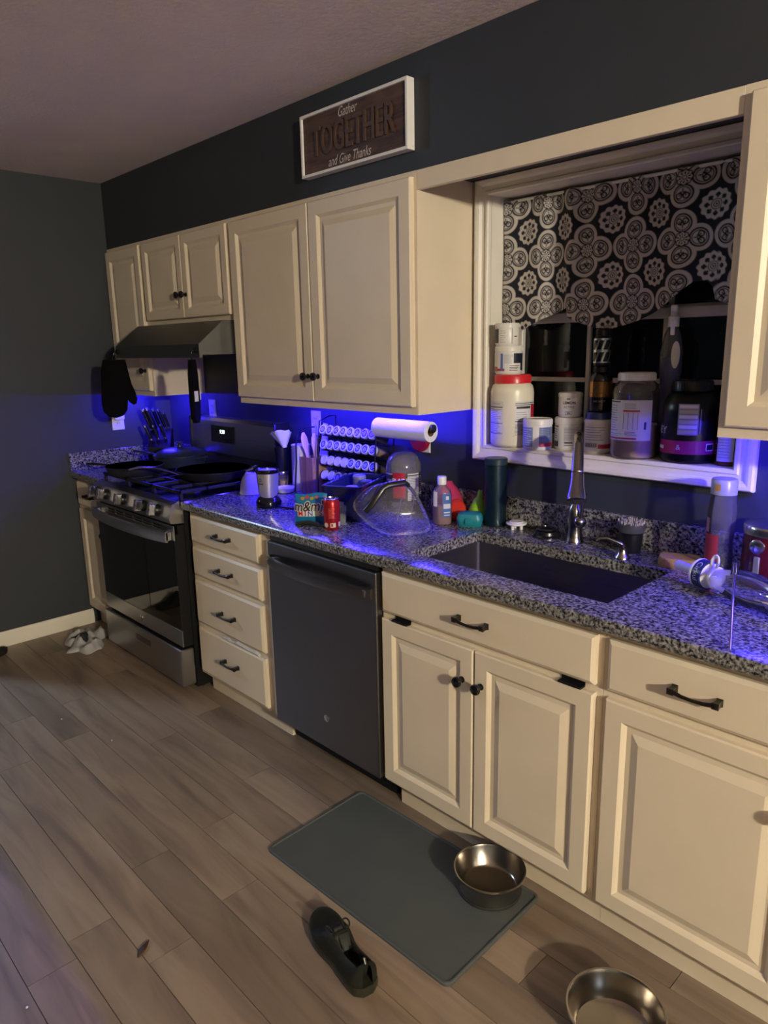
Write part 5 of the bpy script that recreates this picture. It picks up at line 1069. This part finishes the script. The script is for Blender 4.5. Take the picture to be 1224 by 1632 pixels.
# crumpled cloth by the baseboard
def cloth():
    nx, ny = 64, 48; W_, D_ = .25, .17; V = []; C_ = []
    for j in range(ny):
        for i in range(nx):
            u = i/(nx-1)*2-1; v = j/(ny-1)*2-1; e = 1+.16*math.sin(3*math.atan2(v, u)+1)+.10*math.sin(7*math.atan2(v, u)); x = u*W_/2*e*.82; y = v*D_/2*e*.9
            n1 = noise.noise(Vector((x*14, y*22, 1.3))); n2 = noise.noise(Vector((x*34+5, y*40, 3.1))); rg = (1-abs(n1))**3; edge = max(0, 1-max(abs(u), abs(v))**4)
            z = .003+edge*(.012+.040*rg+.016*abs(n2)) ; V.append((x+.006*n2, y+.006*n1, z))
            dk = abs(u-.18-.35*v)+.5*abs(v+.1) < .30+.10*n2; C_.append((.02, .02, .024, 1) if dk else (.40, .39, .38, 1))
    me = bpy.data.meshes.new('fabric'); me.from_pydata(V, [], [[j*nx+i, j*nx+i+1, (j+1)*nx+i+1, (j+1)*nx+i] for j in range(ny-1) for i in range(nx-1)]); me.update()
    at = me.color_attributes.new('Col', 'FLOAT_COLOR', 'POINT'); at.data.foreach_set('color', np.array(C_).ravel()); me.polygons.foreach_set('use_smooth', [True]*len(me.polygons)); me.materials.append(vcol('cloth_print', .9))
    o = bpy.data.objects.new('crumpled_cloth', me); COL.objects.link(o); md = o.modifiers.new('thickness', 'SOLIDIFY'); md.thickness = .0015; return o
o = tag(cloth(), 'crumpled light grey cloth with a dark print against the baseboard', 'cloth'); p = un(138, 1017, z=.02); o.location = (p.x+.01, p.y-.005, 0); o.rotation_euler = (0, 0, math.radians(-28)); o.scale = (1.45, 1.3, 1.15)
# dry leaf
q0 = un(219, 1526, z=.003); q1 = un(238, 1499, z=.003); d_ = q1-q0; g = G(); n = 9; L_ = []; R_ = []
for i in range(n):
    s = i/(n-1); w_ = .008*math.sin(PI*s**.8)+.0004; pd = Vector((-d_.y, d_.x, 0)).normalized(); c_ = d_*s+Vector((0, 0, .001+.004*s*s)); L_.append(c_+pd*w_+Vector((0, 0, .003*math.sin(PI*s)))); R_.append(c_-pd*w_+Vector((0, 0, .002*math.sin(PI*s))))
g.add([tuple(a) for a in L_+R_], [[i, i+1, n+i+1, n+i] for i in range(n-1)], mat('dry_leaf', (.05, .018, .008), .6)); o = g.build('dry_leaf'); md = o.modifiers.new('thickness', 'SOLIDIFY'); md.thickness = .0008
tag(o, 'small dry brown leaf lying on the plank floor', 'leaf'); o.location = (q0.x, q0.y, .001)
for k, (px_, py_) in enumerate(((178, 1180), (43, 1605), (98, 1146))):
    p = un(px_, py_, z=.003); g = G(); g.lathe([(0, 0), (.003, .001), (.0035, .003), (.002, .005), (0, .0055)], mat('crumb_white', (.6, .56, .5), .8), 8); o = g.build('crumb'); o.location = (p.x, p.y, 0)
    tag(o, 'tiny pale crumb on the plank floor', 'crumb', 'crumbs on the floor')
